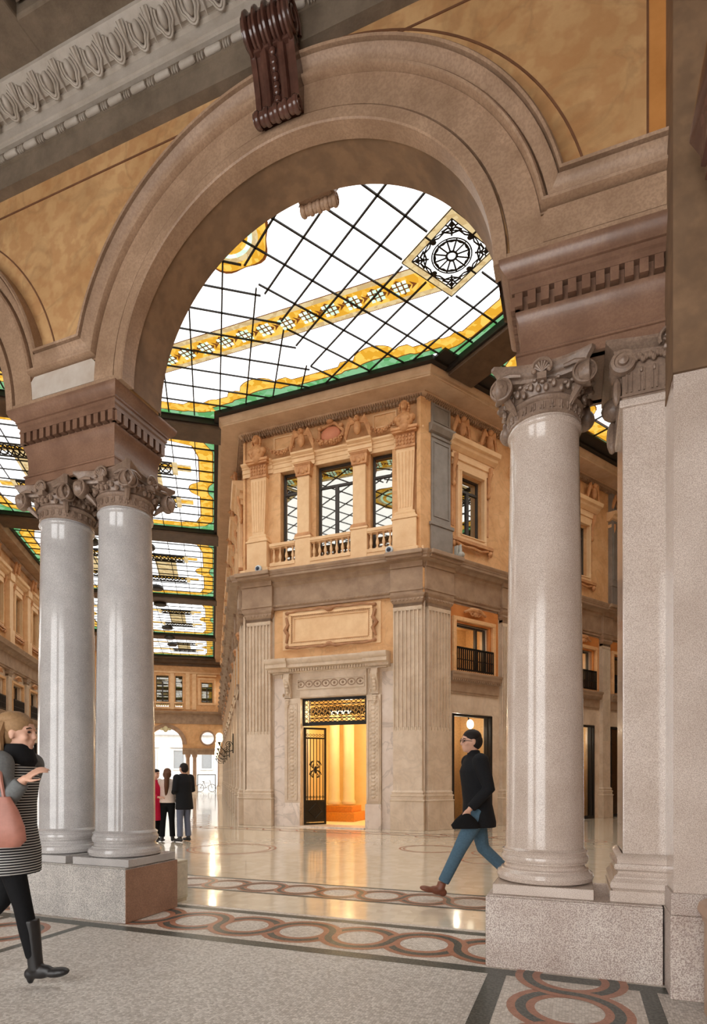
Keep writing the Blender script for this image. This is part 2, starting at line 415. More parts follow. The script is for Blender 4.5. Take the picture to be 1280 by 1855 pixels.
# ================================================================== arcade wall with two arches
ZC = 4.81; RI = 1.65; WV = 4.15; WB = 4.64
AC = (-6.76, -2.137)            # arch centres
def arch_curve(c, r, n=40, rise=.955): return [(c+r*math.cos(PI-PI*i/n), ZC+r*rise*math.sin(PI*i/n)) for i in range(n+1)]
mb = MB()
poly = [(-12.0, ZC), (-9.73, ZC)]
pts = [(-8.41, ZC)]+arch_curve(AC[0], RI, 64)[1:-1]+[(AC[0]+RI, ZC)]+arch_curve(AC[1], RI, 64)[0:]+[(.62, ZC), (.62, 8.0), (-8.41, 8.0)]
mb.prism_y(pts, WV, WB)
aw = struct('wall_front', mb, ochre, fr=FA)
# soffits of the arches (plaster lining), 6 mm inside the opening
for c in AC:
    m = MB(); n = 64; vs = []
    for i in range(n+1):
        a = PI-PI*i/n; x = c+(RI-.004)*math.cos(a); z = ZC+(RI*.955-.004)*math.sin(a); x2 = c+(RI-.03)*math.cos(a); z2 = ZC+(RI*.955-.03)*math.sin(a)
        vs += [(x2, WV-.02, z2), (x2, WB, z2), (x, WB+.02, z), (x, WV-.02, z)]
    fs = [(4*i, 4*i+4, 4*i+5, 4*i+1) for i in range(n)]+[(4*i+1, 4*i+5, 4*i+6, 4*i+2) for i in range(n)]
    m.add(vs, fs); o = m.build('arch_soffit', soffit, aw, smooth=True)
def archivolt(fr, c, zc, ri, prof, a0, a1, n, rise, y):
    """prof: list of (dr, out)"""
    m = MB(); k = len(prof); vs = []; fs = []
    for i in range(n+1):
        a = a1+(a0-a1)*i/n
        for dr, out in prof:
            vs.append((c+(ri+dr)*math.cos(a), y-out, zc+((ri+dr)-(ri*(1-rise)))*math.sin(a)))
    for i in range(n):
        for j in range(k-1): fs.append((i*k+j, (i+1)*k+j, (i+1)*k+j+1, i*k+j+1))
    fs.append(tuple(range(k-1, -1, -1))); fs.append(tuple(n*k+j for j in range(k)))
    return m.add(vs, fs)
inner = [(-.045, -.1), (-.045, .045), (-.035, .055), (.045, .055), (.05, .0), (.064, .0), (.068, .04), (.285, .04), (.285, .0)]
def arch_return(c, zc, ri, prof, rise, y, xl, xr, zb, n=64):
    m = MB(); k = len(prof); vs = []; rows = n+3
    cols = []
    for dr, out in prof:
        z = zb+(dr-prof[0][0]); rz = (ri+dr)-(ri*(1-rise)); a = math.asin((z-zc)/rz)
        pts = [(xl, z)]+[(c+(ri+dr)*math.cos(PI-a-(PI-2*a)*i/n), zc+rz*math.sin(PI-a-(PI-2*a)*i/n)) for i in range(n+1)]+[(xr, z)]
        cols.append([(p[0], y-out, p[1]) for p in pts])
    vs = [cols[j][i] for i in range(rows) for j in range(k)]
    fs = [(i*k+j, (i+1)*k+j, (i+1)*k+j+1, i*k+j+1) for i in range(rows-1) for j in range(k-1)]
    return m.add(vs, fs)
outer = [(.275, -.02), (.275, .012), (.288, .012), (.29, .07), (.30, .09), (.315, .095), (.33, .08), (.332, .01), (.345, .01), (.349, .055), (.375, .06), (.41, .085), (.425, .105), (.427, .07), (.436, .07), (.438, .125), (.455, .13), (.47, .115), (.47, -.02)]
for k, c in enumerate(AC):
    t = thing('archivolt', ['moulded stone archivolt of the partly seen arch at the left edge', 'moulded stone archivolt framing the large central arch'][k], 'arch moulding', FA, c, WV, ZC)
    archivolt(FA, 0, 0, RI, inner, 0, PI, 64, .955, 0).build('inner_band', arch_stone, t, smooth=True)
    arch_return(0, 0, RI, outer, .955, 0, (-9.1-c, -4.451-c)[k], (-4.449-c, .53-c)[k], 5.09-ZC).build('outer_moulding', arch_stone, t, smooth=True)
# painted ochre band edges and panel grooves on the wall
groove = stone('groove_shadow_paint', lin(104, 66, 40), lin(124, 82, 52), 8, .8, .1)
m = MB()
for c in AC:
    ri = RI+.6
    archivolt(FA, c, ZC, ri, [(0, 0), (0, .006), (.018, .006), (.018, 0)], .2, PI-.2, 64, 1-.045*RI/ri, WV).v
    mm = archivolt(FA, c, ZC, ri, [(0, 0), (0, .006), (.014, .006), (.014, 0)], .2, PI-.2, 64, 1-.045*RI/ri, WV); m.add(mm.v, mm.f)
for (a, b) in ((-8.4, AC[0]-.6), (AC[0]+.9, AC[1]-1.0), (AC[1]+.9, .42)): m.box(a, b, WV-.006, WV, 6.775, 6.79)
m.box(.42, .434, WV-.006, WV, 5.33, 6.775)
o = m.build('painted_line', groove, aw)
m = MB(); m.box(.434, .615, WV-.004, WV, 5.3, 6.95); m.build('painted_band', ochre_band, aw)
# springing blocks over the piers
for k, (a, b) in enumerate(((-5.11, -3.79), (-.485, .62))):
    t = thing('impost_block', ['pale stone springing block above the left pier between two arches', 'stone springing block above the right pier beside the side wall'][k], 'impost block', FA, 0, WV, 0)
    l = a+.33+.0; r = b-.33 if k == 0 else b
    m = MB(); 
    if k == 0: poly = [(a+.10, ZC+.07), (b-.10, ZC+.07), (b-.31, 5.09), (a+.31, 5.09)]
    else: poly = [(a+.10, ZC+.07), (b, ZC+.07), (b, 5.09), (a+.31, 5.09)]
    m.prism_y(poly, -.037, .0); m.build('face_panel', pale_panel if k == 0 else arch_stone, t)
    m = MB(); m.box(a+.02, b-(.02 if k == 0 else 0), -.05, 0, ZC, ZC+.06); m.build('fillet', arch_stone, t, bevel=.008)

# keystones
def console(t, w, h, d_top, d_bot, mat, flutes=4):
    """scrolled console; local: x centred, y=0 wall, z from 0 (bottom) to h"""
    body = []
    for i in range(25):
        s = i/24; z = h*(.12+.62*s); y = -(d_bot*.55+(d_top*.55-d_bot*.55)*s**1.6); body.append((y, z))
    m = MB(); m.prism_x([(0.0, h*.1)]+body+[(0, h*.78)], -w*.42, w*.42); m.build('console_body', mat, t)
    # side strips
    m = MB()
    for s in (-1, 1):
        m.prism_x([(0, h*.12)]+[(y-.022, z) for y, z in body]+[(0, h*.76)], min(s*w*.5, s*w*.38), max(s*w*.5, s*w*.38))
    for s in (-1, 1):
        m.tube([(s*w*.2, y-.01, z) for y, z in body], w*.09, 8)
    m.build('side_fillet', mat, t, smooth=True)
    m = MB()
    for i in range(8):
        y, z = body[3+int(i*2.6)]; m.ell((0, y-.012, z), (w*.085, .028, w*.1), 10, 6)
    m.build('leaf_drop', mat, t, smooth=True)
    # scrolls
    for nm, zc, r, dd in (('top_scroll', h*.86, h*.2, d_top-h*.2), ('bottom_scroll', h*.09, h*.085, d_bot*.75)):
        m = MB(); n = flutes*2+1
        for i in range(n):
            x0 = -w/2+w*i/n; x1 = x0+w/n; rr = r*(1.0 if i % 2 == 0 else .82)
            prof = [(0, x0), (rr*.86, x0), (rr, x0+w/n*.3), (rr, x1-w/n*.3), (rr*.86, x1), (0, x1)]
            mm = MB().lathe(prof, 0, 0, 20)
            m.add([(z, x-dd, y+zc) for x, y, z in mm.v], [f[::-1] for f in mm.f])
        for s in (-1, 1):
            m.tube([(s*(w/2+.004), -dd+p[0], zc+p[1]) for p in spiral(r*.95, r*.2, 1.8)], r*.1, 6)
        m.build(nm, mat, t, smooth=True)
    m = MB(); m.box(-w*.5, w*.5, -(d_top*.62), 0, h*.68, h*.735); m.build('cross_bar', mat, t, bevel=.006)
t = thing('keystone_console', 'dark brown marble scrolled keystone at the crown of the central arch', 'keystone', FA, AC[1]-.02, WV-.02, 6.37)
console(t, .37, .68, .36, .15, dark_marble)
t = thing('keystone_console', 'small scrolled stone keystone on the gallery side of the central arch', 'keystone', FA, AC[1], WB+.02, 6.33, rz=PI)
console(t, .34, .62, .30, .14, arch_stone)

# ================================================================== piers: entablatures, columns, plinths
DEP = .72
def entab(label, u0, u1, closed=True, v0=4.15, v1=4.84):
    t = thing('pier_entablature', label, 'entablature', FA, (u0+u1)/2, (v0+v1)/2, 4.1)
    hx = (u1-u0)/2; hy = (v1-v0)/2
    path = [Vector((-hx, -hy)), Vector((hx, -hy)), Vector((hx, hy)), Vector((-hx, hy))]
    Z = lambda z: z-4.1
    i = .03
    cor = [(-.3, Z(4.635)), (.0, Z(4.635)), (.0, Z(4.655)), (.015, Z(4.665)), (.015, Z(4.70)), (.028, Z(4.705)), (.028, Z(4.72)), (.05, Z(4.735)), (.07, Z(4.76)), (.082, Z(4.79)), (.082, Z(4.81)), (-.3, Z(4.81))]
    fri = [(-.1, Z(4.12)), (-.03, Z(4.12)), (-.03, Z(4.19)), (-.02, Z(4.195)), (-.02, Z(4.21)), (-.045, Z(4.23)), (-.052, Z(4.3)), (-.045, Z(4.4)), (-.03, Z(4.46)), (-.02, Z(4.48)), (-.02, Z(4.5)), (-.045, Z(4.5)), (-.045, Z(4.612)), (.004, Z(4.614)), (.004, Z(4.635)), (-.1, Z(4.635))]
    # mitred rectangle, outward = right side of the counter-clockwise path
    m = MB(); molding(m, path, cor, True); m.build('cornice', red_stone, t, smooth=True)
    m = MB(); molding(m, path, fri, True); m.box(-hx+.06, hx-.06, -hy+.06, hy-.06, Z(4.12), Z(4.8)); m.build('frieze', red_stone, t, smooth=True)
    m = MB(); dz0, dz1 = Z(4.515), Z(4.605)
    dentils(m, -hx+.0, hx-.0, -hy-.012, -hy+.05, dz0, dz1, .083, .052)
    for s in (-1, 1):
        n = int(round(2*hy/.083))
        for k in range(n):
            c = -hy+2*hy*(k+.5)/n; x = s*hx; m.box(min(x-s*.05, x+s*.012), max(x-s*.05, x+s*.012), c-.026, c+.026, dz0, dz1)
    m.build('dentils', red_stone, t)
    return t
entab('red brown marble entablature block on the two left columns', -5.03, -3.87)
entab('red brown marble entablature block over the right column and pilaster', -.41, .62)

def volute_capital(t, mat, z0, zs, rneck, half, sides=4):
    """Ionic capital with four angle volutes. z0 bottom of necking, zs top of abacus"""
    h = zs-z0
    cap = MB(); zn = z0+h*.36
    cap.lathe([(rneck*.98, z0), (rneck*1.03, z0+.01), (rneck*1.03, z0+.02), (rneck, z0+.026), (rneck, zn-.03), (rneck*1.05, zn-.024), (rneck*1.09, zn-.006), (rneck*1.05, zn+.012), (rneck*1.0, zn+.02), (rneck*1.12, zn+.09), (rneck*1.05, zs-.1)], 0, 0, 48)
    c = cap.build('capital', mat, t, smooth=True)
    m = MB()   # necking: raised tongues between sunk flutes, each with a small dart
    n = 24
    for i in range(n):
        a = 2*PI*i/n; ca, sa = math.cos(a), math.sin(a); R = Matrix.Rotation(a, 3, 'Z')
        for dx in (-.022, .022):
            for zz0, zz1 in ((z0+.035, zn-.04),):
                b = MB().box(rneck-.004, rneck+.008, dx*.55-.005, dx*.55+.005, zz0, zz1)
                m.add([tuple(R @ Vector(v)) for v in b.v], b.f)
        p = R @ Vector((rneck+.006, 0, zn-.052)); m.ell(p, (.011, .011, .017), 6, 4)
        p = R @ Vector((rneck+.003, 0, (z0+zn)/2-.01)); m.ell(p, (.006, .006, .035), 6, 4)
    m.build('necking_flutes', mat, c, smooth=True)
    m = MB()   # floral echinus
    for i in range(34):
        a = 2*PI*i/34; z = zn+.045+.018*math.sin(i*2.4)
        m.ell((rneck*1.13*math.cos(a), rneck*1.13*math.sin(a), z), (.02, .02, .026), 6, 5)
        m.ell((rneck*1.16*math.cos(a+.1), rneck*1.16*math.sin(a+.1), z+.032), (.018, .018, .012), 6, 4)
    m.build('floral_band', mat, c, smooth=True)
    # abacus with concave sides
    m = MB(); zt = zs; za = zs-.1
    def outline(f):
        pts = []
        for q in range(4):
            R = Matrix.Rotation(q*PI/2, 2)
            for i in range(9):
                s = -1+2*i/8; x = s*half*f*.93; y = -half*f*(1-.2*(1-s*s)); 
                pts.append(R @ Vector((x, y)))
        return pts
    rings = [[(p.x, p.y, z) for p in outline(f)] for f, z in ((.84, za), (.86, za+.022), (.9, za+.03), (.9, za+.045), (.93, za+.06), (1.0, za+.08), (1.0, zt))]
    m.loft(rings).build('abacus', mat, c, smooth=True)
    # pairs of volutes on every side
    rv = .078; zv = za-.045
    for q in range(4):
        R = Matrix.Rotation(q*PI/2, 3, 'Z')
        for s in (-1, 1):
            m = MB(); B = Matrix.Rotation(s*.12, 3, 'Z'); cx_, cy_ = s*half*.80, -half*.86
            def P(x, y, z): return tuple(R @ (Vector((cx_, cy_, zv))+B @ Vector((x, y, z))))
            prof = [(0, -.05), (rv*.8, -.05), (rv*.98, -.01), (rv*1.02, .008), (rv*.98, .018), (rv*.86, .02), (rv*.78, .006), (rv*.62, .008), (rv*.56, .022), (rv*.48, .024), (rv*.42, .012), (rv*.38, .016), (rv*.34, .04), (rv*.2, .052), (0, .056)]
            mm = MB().lathe(prof, 0, 0, 24)
            m.add([P(x, -z, y) for x, y, z in mm.v], mm.f)
            m.tube([P(-s*.0, -.002, rv*.95), P(-s*.06, -.0, rv*1.02), P(-s*.13, .01, rv*.85)], [.016, .018, .012], 6)
            m.tube([P(-s*.02, .05, -rv*.5), P(-s*.06, .09, -rv*1.2), P(-s*.08, .11, -rv*1.7)], [.03, .02, .006], 7)
            m.build('volute', mat, c, smooth=True)
    # shell medallions
    for q in range(4):
        m = MB(); R = Matrix.Rotation(q*PI/2, 3, 'Z'); yb = -half*.86
        def P(x, y, z): return tuple(R @ Vector((x, y, z)))
        zc_ = za+.03
        arcp = [P(.062*math.cos(PI*1.12-PI*1.24*i/16), yb-.03, zc_+.062*math.sin(PI*1.12-PI*1.24*i/16)) for i in range(17)]
        m.tube(arcp, .011, 6)
        for s in (-1, 1): m.ell(P(s*.05, yb-.035, zc_-.02), (.018, .018, .018), 8, 6)
        for i in range(7):
            b = PI*.1+PI*.8*i/6; m.tube([P(0, yb-.02, zc_-.02), P(.05*math.cos(b), yb-.028, zc_-.01+.055*math.sin(b))], [.004, .009], 6)
        bx = MB().box(-.03, .03, yb-.03, yb+.03, zc_-.07, zc_-.025); m.add([P(*v) for v in bx.v], bx.f)
        m.build('shell_medallion', mat, c, smooth=True)
    return c
def column(label, u, v, mat, z_plinth=.49, half=.325):
    t = thing('column', label, 'column', FA, u, v, z_plinth, 'granite columns of the arcade')
    m = MB(); m.box(-half, half, -half, half, 0, .07); m.build('plinth', mat, t, bevel=.006)
    z = .07
    prof = [(.30, z), (.325, z+.012), (.335, z+.04), (.325, z+.068), (.305, z+.08), (.300, z+.085), (.300, z+.092), (.283, z+.1), (.276, z+.115), (.283, z+.13), (.292, z+.135), (.292, z+.142), (.298, z+.148), (.302, z+.165), (.298, z+.182), (.290, z+.188), (.290, z+.205), (.292, z+.21), (.296, z+.216), (.292, z+.222), (.284, z+.224), (.27, z+.24)]
    m = MB(); m.lathe([(0, z)]+prof+[(0, z+.24)], 0, 0, 56); m.build('base', mat, t, smooth=True)
    zb = z+.24; zt = 3.79-z_plinth; n = 14; prof = []
    for i in range(n+1):
        s = i/n; r = .270-(.270-.236)*(s**1.5); prof.append((r, zb+(zt-.06-zb)*s))
    prof = [(.27, zb-.005)]+prof+[(.243, zt-.05), (.252, zt-.04), (.256, zt-.028), (.252, zt-.016), (.243, zt-.01), (.243, zt)]
    m = MB(); m.lathe(prof, 0, 0, 64); m.build('shaft', mat, t, smooth=True)
    volute_capital(t, cap_stone, zt, 4.125-z_plinth, .242, .335)
    return t
column('grey granite column on the left pedestal, the one further left', -4.77, 4.47, gran_grey)
column('grey granite column on the left pedestal, nearer the arch opening', -4.035, 4.47, gran_grey)
column('pinkish granite column on the right pedestal beside the pilaster', -.215, 4.45, gran_pink)
# pedestals
m = MB(); m.box(-.70, .70, -.385, .33, 0, .48); m.box(-.69, .69, -.375, .32, .48, .49)
t = thing('column_pedestal', 'speckled granite pedestal under the two left columns', 'pedestal', FA, -4.415, 4.495, 0)
mm = m.build('block', gran_block, t, bevel=.01)
m = MB(); m.box(.7, .708, -.385, .33, .004, .475); m.build('side_slab', gran_side, t, bevel=.003)
t = thing('column_pedestal', 'long pinkish granite pedestal under the right column and pilaster', 'pedestal', FA, -.03, 4.46, 0)
m = MB(); m.box(-.55, .535, -.385, .385, 0, .48); m.box(-.54, .535, -.375, .375, .48, .49); m.build('block', gran_block_pink, t, bevel=.01)
# pilaster on the right
t = thing('square_pilaster', 'square granite pilaster standing right of the pinkish column', 'pilaster', FA, .42, 4.46, .49)
m = MB(); m.box(-.215, .2, -.33, .33, 0, .075); m.build('plinth', gran_pink, t, bevel=.006)
m = MB(); prof = [(.0, .075), (.055, .075), (.072, .095), (.072, .13), (.055, .15), (.05, .155), (.05, .165), (.03, .18), (.025, .195), (.035, .205), (.045, .21), (.05, .225), (.045, .245), (.03, .25), (.03, .275), (.035, .285), (.03, .295), (.0, .31)]
path = [Vector((-.14, .27)), Vector((-.14, -.27)), Vector((.2, -.27))]
molding(m, path, prof); m.build('base', gran_pink, t, smooth=True)
m = MB(); m.box(-.135, .2, -.265, .27, .075, 3.31); m.box(-.155, .2, -.285, .28, 3.21, 3.26); m.build('shaft', gran_pink, t, bevel=.008)
c = MB(); c.box(-.14, .2, -.275, .27, 3.26, 3.56); c = c.build('capital', cap_stone, t, bevel=.006)
m = MB()
for i in range(5):
    x = -.1+i*.075
    for dx in (-.014, .014): m.box(x+dx-.005, x+dx+.005, -.285, -.27, 3.3, 3.44)
    m.ell((x, -.28, 3.435), (.012, .012, .018), 8, 5)
for i in range(7):
    y = -.23+i*.08; m.ell((-.145, y, 3.42), (.012, .012, .018), 8, 5)
    for dy in (-.014, .014): m.box(-.15, -.135, y+dy-.005, y+dy+.005, 3.3, 3.42)
m.box(-.15, .2, -.285, .28, 3.275, 3.285)
m.build('necking_flutes', cap_stone, c)
m = MB()
for i in range(14): m.ell((-.06+i*.021, -.3, 3.5+.012*math.sin(i*2.2)), (.018, .02, .024), 7, 5)
m.tube([(.1, -.32, 3.52), (.2, -.33, 3.50)], .02, 8)
m.build('floral_band', cap_stone, c, smooth=True)
m = MB(); rings = []
for f, z in ((.0, 3.535), (.02, 3.555), (.03, 3.57), (.03, 3.585), (.06, 3.6), (.08, 3.615), (.08, 3.635)):
    ring_ = []
    for i in range(9): s = -1+i/8; ring_.append((-.16-f+(.36+f)*(i/8), -.26-f+.06*math.sin(PI*.5*i/8), z))
    ring_ += [(.2, .3+f, z), (-.16-f, .3+f, z)]
    rings.append(ring_)
m.loft(rings).build('abacus', cap_stone, c, smooth=True)
m = MB(); mm = MB().lathe([(0, 0), (.075, 0), (.083, .01), (.075, .035), (.055, .04), (.05, .032), (.034, .034), (.03, .05), (0, .062)], 0, 0, 20)
m.add([(x-.135, -.27-z*1.2, y+3.495) for x, y, z in mm.v], mm.f); m.ell((-.14, -.2, 3.49), (.08, .1, .083), 12, 8)
m.ell((-.17, -.26, 3.33), (.03, .04, .09), 8, 6); m.ell((-.17, .26, 3.31), (.04, .05, .12), 8, 6); m.ell((-.16, .2, 3.48), (.09, .08, .08), 10, 6)
m.build('volute', cap_stone, c, smooth=True)
m = MB(); 
m.tube([(.15+.075*math.cos(PI*1.15-PI*1.3*i/18), -.31, 3.585+.07*math.sin(PI*1.15-PI*1.3*i/18)) for i in range(19)], .012, 6)
for i in range(7):
    b = PI*.1+PI*.8*i/6; m.tube([(.15, -.295, 3.56), (.15+.055*math.cos(b), -.305, 3.565+.06*math.sin(b))], [.004, .01], 6)
m.box(.115, .19, -.32, -.28, 3.51, 3.555); m.build('shell_medallion', cap_stone, c, smooth=True)
# pier face and side wall on the right
m = MB(); m.box(.535, 2.4, 3.88, 5.2, .49, 3.66); struct('wall_right', m, gran_pink, fr=FA)
m = MB(); m.box(.515, 2.4, 3.85, 5.2, 0, .49); m.prism_z([(.52, 3.86), (2.4, 3.86), (2.4, 5.2), (.52, 5.2)], .49, .62); struct('baseboard_right', m, gran_block_pink, fr=FA, bevel=.006)
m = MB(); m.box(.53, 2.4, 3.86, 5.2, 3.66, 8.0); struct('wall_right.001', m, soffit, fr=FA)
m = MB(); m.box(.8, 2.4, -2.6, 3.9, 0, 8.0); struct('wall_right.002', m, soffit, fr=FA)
t = thing('side_pedestal', 'low stone pedestal with rounded top moulding at the right edge', 'pedestal', FA, .80, 3.0, 0)
m = MB(); m.prism_y([(-.14, 0), (-.14, .5), (-.15, .51), (-.15, .53), (-.16, .54), (-.175, .57), (-.165, .61), (-.13, .63), (0, .63), (0, 0)], -.75, .7)
m.build('pedestal_block', stone('warm_side_marble', lin(168, 136, 112), lin(190, 158, 134), 4, .4, .05), t, smooth=True)
t = thing('side_cornice', 'dark red brown cornice fragment high on the right side wall', 'cornice', FA, .80, 3.0, 4.5)
m = MB(); m.prism_y([(0, 0), (-.12, 0), (-.12, .06), (-.14, .07), (-.14, .14), (-.16, .15), (-.16, .2), (-.18, .24), (-.215, .3), (-.215, .33), (0, .33)], -.8, .68)
m.build('moulding', dark_marble, t, smooth=True)

# ================================================================== portico ceiling and its big cornice
t = thing('ceiling_cornice', 'grey stucco cornice with bead and egg mouldings along the portico wall top', 'cornice', FA, 0, WV, 0)
m = MB(); prof = [(0, 6.95), (.09, 6.95), (.09, 7.15), (.105, 7.155), (.105, 7.245), (.13, 7.255), (.13, 7.27), (.15, 7.28)]
m.prism_x([(-a, z) for a, z in prof]+[(0, 7.28)], -9, .85); m.build('lower_fascia', ceil_stone, t, smooth=True)
m = MB(); prof = [(.0, 7.25), (.15, 7.25), (.15, 7.28), (.165, 7.285), (.165, 7.375), (.19, 7.385), (.19, 7.40), (.21, 7.40), (.23, 7.385), (.29, 7.40), (.38, 7.45), (.40, 7.47), (.40, 7.52), (0, 7.62)]
m.prism_x([(-a, z) for a, z in prof], -9, .85); m.build('upper_fascia', ceil_light, t, smooth=True)
m = MB(); x = -8.0
while x < .8:
    mm = MB().lathe([(0, -.078), (.02, -.074), (.027, -.06), (.027, .06), (.02, .074), (0, .078)], 0, 0, 10)
    m.add([(z+x, -.118+xx, 7.2+yy) for xx, yy, z in mm.v], mm.f)
    for dx in (.102, .125, .148): m.ell((x+dx, -.115, 7.2), (.01, .026, .03), 8, 6)
    x += .25
m.build('bead_and_reel', ceil_light, t, smooth=True)
m = MB(); x = -8.0; Mr = Matrix.Rotation(1.17, 3, 'X')
def EG(x, a, b, c): return tuple(Vector((x, -.30, 7.40))+Mr @ Vector((a, b, c)))
while x < .8:
    m.ell(EG(x, 0, 0, .0), (.034, .045, .066), 12, 8, Mr)
    for k_, (ra, rc, rr) in enumerate(((.055, .088, .012), (.082, .108, .010))):
        m.tube([EG(x, ra*math.cos(a)*(1-.25*(math.sin(a) < -.3)), -.008+.004*k_, rc*math.sin(a)) for a in [PI*1.5+(-1+2*i/14)*2.3 for i in range(15)]], rr, 6)
    m.tube([EG(x, .122, -.004, .10), EG(x, .122, -.02, .02), EG(x, .122, -.006, -.1)], [.022, .016, .005], 6)
    for s_ in (-1, 1): m.tube([EG(x, .122, -.006, -.02), EG(x, .122+s_*.025, -.012, .05), EG(x, .122+s_*.03, -.004, .1)], [.005, .01, .006], 5)
    x += .245
m.build('egg_and_dart', ceil_light, t, smooth=True)
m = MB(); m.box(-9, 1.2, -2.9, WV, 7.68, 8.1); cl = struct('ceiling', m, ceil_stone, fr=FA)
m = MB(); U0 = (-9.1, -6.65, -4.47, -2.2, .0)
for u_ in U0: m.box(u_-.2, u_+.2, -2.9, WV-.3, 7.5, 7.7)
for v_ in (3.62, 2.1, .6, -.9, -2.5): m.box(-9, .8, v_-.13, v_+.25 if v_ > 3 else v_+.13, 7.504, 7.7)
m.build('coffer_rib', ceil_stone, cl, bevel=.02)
m = MB()
for a, b in zip(U0[:-1], U0[1:]):
    for c_, d_ in ((2.23, 3.49), (.73, 1.97)):
        p = [(a+.24, c_+.04), (b-.24, c_+.04), (b-.24, d_-.04), (a+.24, d_-.04)]
        m.tube([(x, y, 7.6) for x, y in p], .03, 6, True)
        for k in range(int((b-a-.6)/.2)):
            for yy in (d_-.2, c_+.2):
                for r in (.1, .062, .026): m.tube([(a+.35+k*.2+r*math.cos(q*PI/8), yy+r*math.sin(q*PI/8), 7.665) for q in range(16)], .014, 5, True)
m.build('coin_moulding', ceil_stone, cl, smooth=True)
# unseen portico street side, added behind the viewer; low openings dim the upper portico
m = MB()
for u_ in (-8.2, -3.6, 1.0): m.box(u_-.5, u_+.5, -3.2, -2.6, 0, 5.2)
m.box(-14, 2.4, -3.2, -2.6, 4.9, 10); m.box(-14, -8.7, -3.2, -2.6, 0, 10)
m.box(-10.2, -9.6, -2.6, 4.1, 0, 8)
struct('wall_back_unseen', m, soffit, fr=FA)

# ================================================================== central block: walls
LA = 40.0
PL2 = CL+G*LA; PLc = CL; PRc = uv(-3.40, 13.7); PR2 = PRc+WD*22
# entrance wall (local x about the door axis; wall face 12 cm behind the pilasters)
WY = .12
dx0, dx1 = -.766, 1.03
m = MB(); wall_holes(m, -2.53, 2.53, 0, 5.72, [(dx0, dx1, 0, 3.34)], .45, WY); struct('wall_center', m, trav, fr=FF)
m = MB(); wall_holes(m, -2.53, 2.53, 6.6, 10.45, [(-1.39, -.86, 6.9, 9.38), (-.36, .665, 6.9, 9.38), (1.13, 1.70, 6.9, 9.38)], .3, WY); struct('wall_center.001', m, terra, fr=FF)
m = MB(); m.box(-1.56, 1.74, WY-.02, WY+.05, 4.1, 5.72); ob = m.build('tablet_ground', terra, None, fr=FF); ob['kind'] = 'structure'; ob.name = 'wall_center.002'
# right wing wall
PITCH = 2.375; BX0 = .94
bays_r = [BX0+k*PITCH for k in range(8)]
holes = []; 
for b in bays_r: holes += [(b+.2, b+1.46, 3.97, 5.2), (b+.12, b+1.6, 0, 2.92)]
m = MB(); wall_holes(m, 0, 22, 0, 5.72, holes, .3, WY); struct('wall_wing', m, trav, fr=FRT)
holes = [(b+.37, b+1.16, 7.43, 9.0) for b in bays_r]
m = MB(); wall_holes(m, 0, 22, 6.6, 10.45, holes, .25, WY); struct('wall_wing.001', m, terra, fr=FRT)
m = MB()
for b in bays_r: wall_holes(m, b+.02, b+1.80, 3.93, 5.65, [(b+.2, b+1.46, 3.97, 5.2)], .1, WY-.04)
struct('wall_wing.002', m, stone('deep_orange_panel', lin(186, 112, 50), lin(210, 138, 72), 3, .6, .1), fr=FRT)
# left side wall
bays_l = [-(BX0+1.82)-k*PITCH for k in range(15)]
holes = []
for b in bays_l: holes += [(b+.3, b+1.6, 3.97, 5.2), (b+.2, b+1.7, 0, 2.92)]
m = MB(); wall_holes(m, -LA, 0, 0, 5.72, holes, .3, WY); struct('wall_side', m, trav, fr=FL)
m = MB(); wall_holes(m, -LA, 0, 6.6, 10.45, [(b+.6, b+1.4, 7.43, 9.0) for b in bays_l], .25, WY); struct('wall_side.001', m, terra, fr=FL)
# interior floors/back rooms so that windows look into something
m = MB(); inn = [CL+G*LA+GR*.6, CL+uv(.5, .55), PRc+uv(-.5, .55), PRc+WD*22+WN*.6]
o = struct('floor.002', MB().prism_z([(p.x, p.y) for p in inn], 6.0, 6.1), room_dark)
# big entablature between the storeys (wraps the three sides)
path = [PL2, PLc, PRc, PR2]
def wrap(name, label, cat, prof, mat, smooth=True, pth=None):
    m = MB(); molding(m, pth or path, prof); o = m.build(name, mat, None, smooth=smooth); return tag(o, label, cat)
t = thing('entablature', 'grey beige stone entablature wrapping the corner block between its two storeys', 'entablature', FF, 0, 0, 5.7)
def part(name, prof, mat, pth=None, par=None, base=0, smooth=True):
    m = MB(); molding(m, pth or path, prof); o = m.build(name, mat, None, smooth=smooth)
    par = par or t; o.parent = par; o.matrix_parent_inverse = Matrix.LocRotScale(par.location, par.rotation_euler, None).inverted(); return o
part('architrave', [(-.2, 5.70), (-.03, 5.70), (-.03, 5.76), (-.01, 5.765), (.01, 5.79), (.015, 5.83), (-.03, 5.85), (-.03, 6.34), (-.2, 6.34)], trav_dark)
part('cornice', [(-.2, 6.30), (-.03, 6.30), (-.0, 6.33), (.03, 6.36), (.03, 6.42), (.1, 6.46), (.13, 6.48), (.24, 6.48), (.24, 6.54), (.26, 6.55), (.26, 6.57), (.29, 6.60), (.31, 6.635), (.31, 6.65), (-.2, 6.66)], trav_dark)
def seg_path(frm, x0, x1): return [frm.p(x0, 0).to_2d(), frm.p(x1, 0).to_2d()]
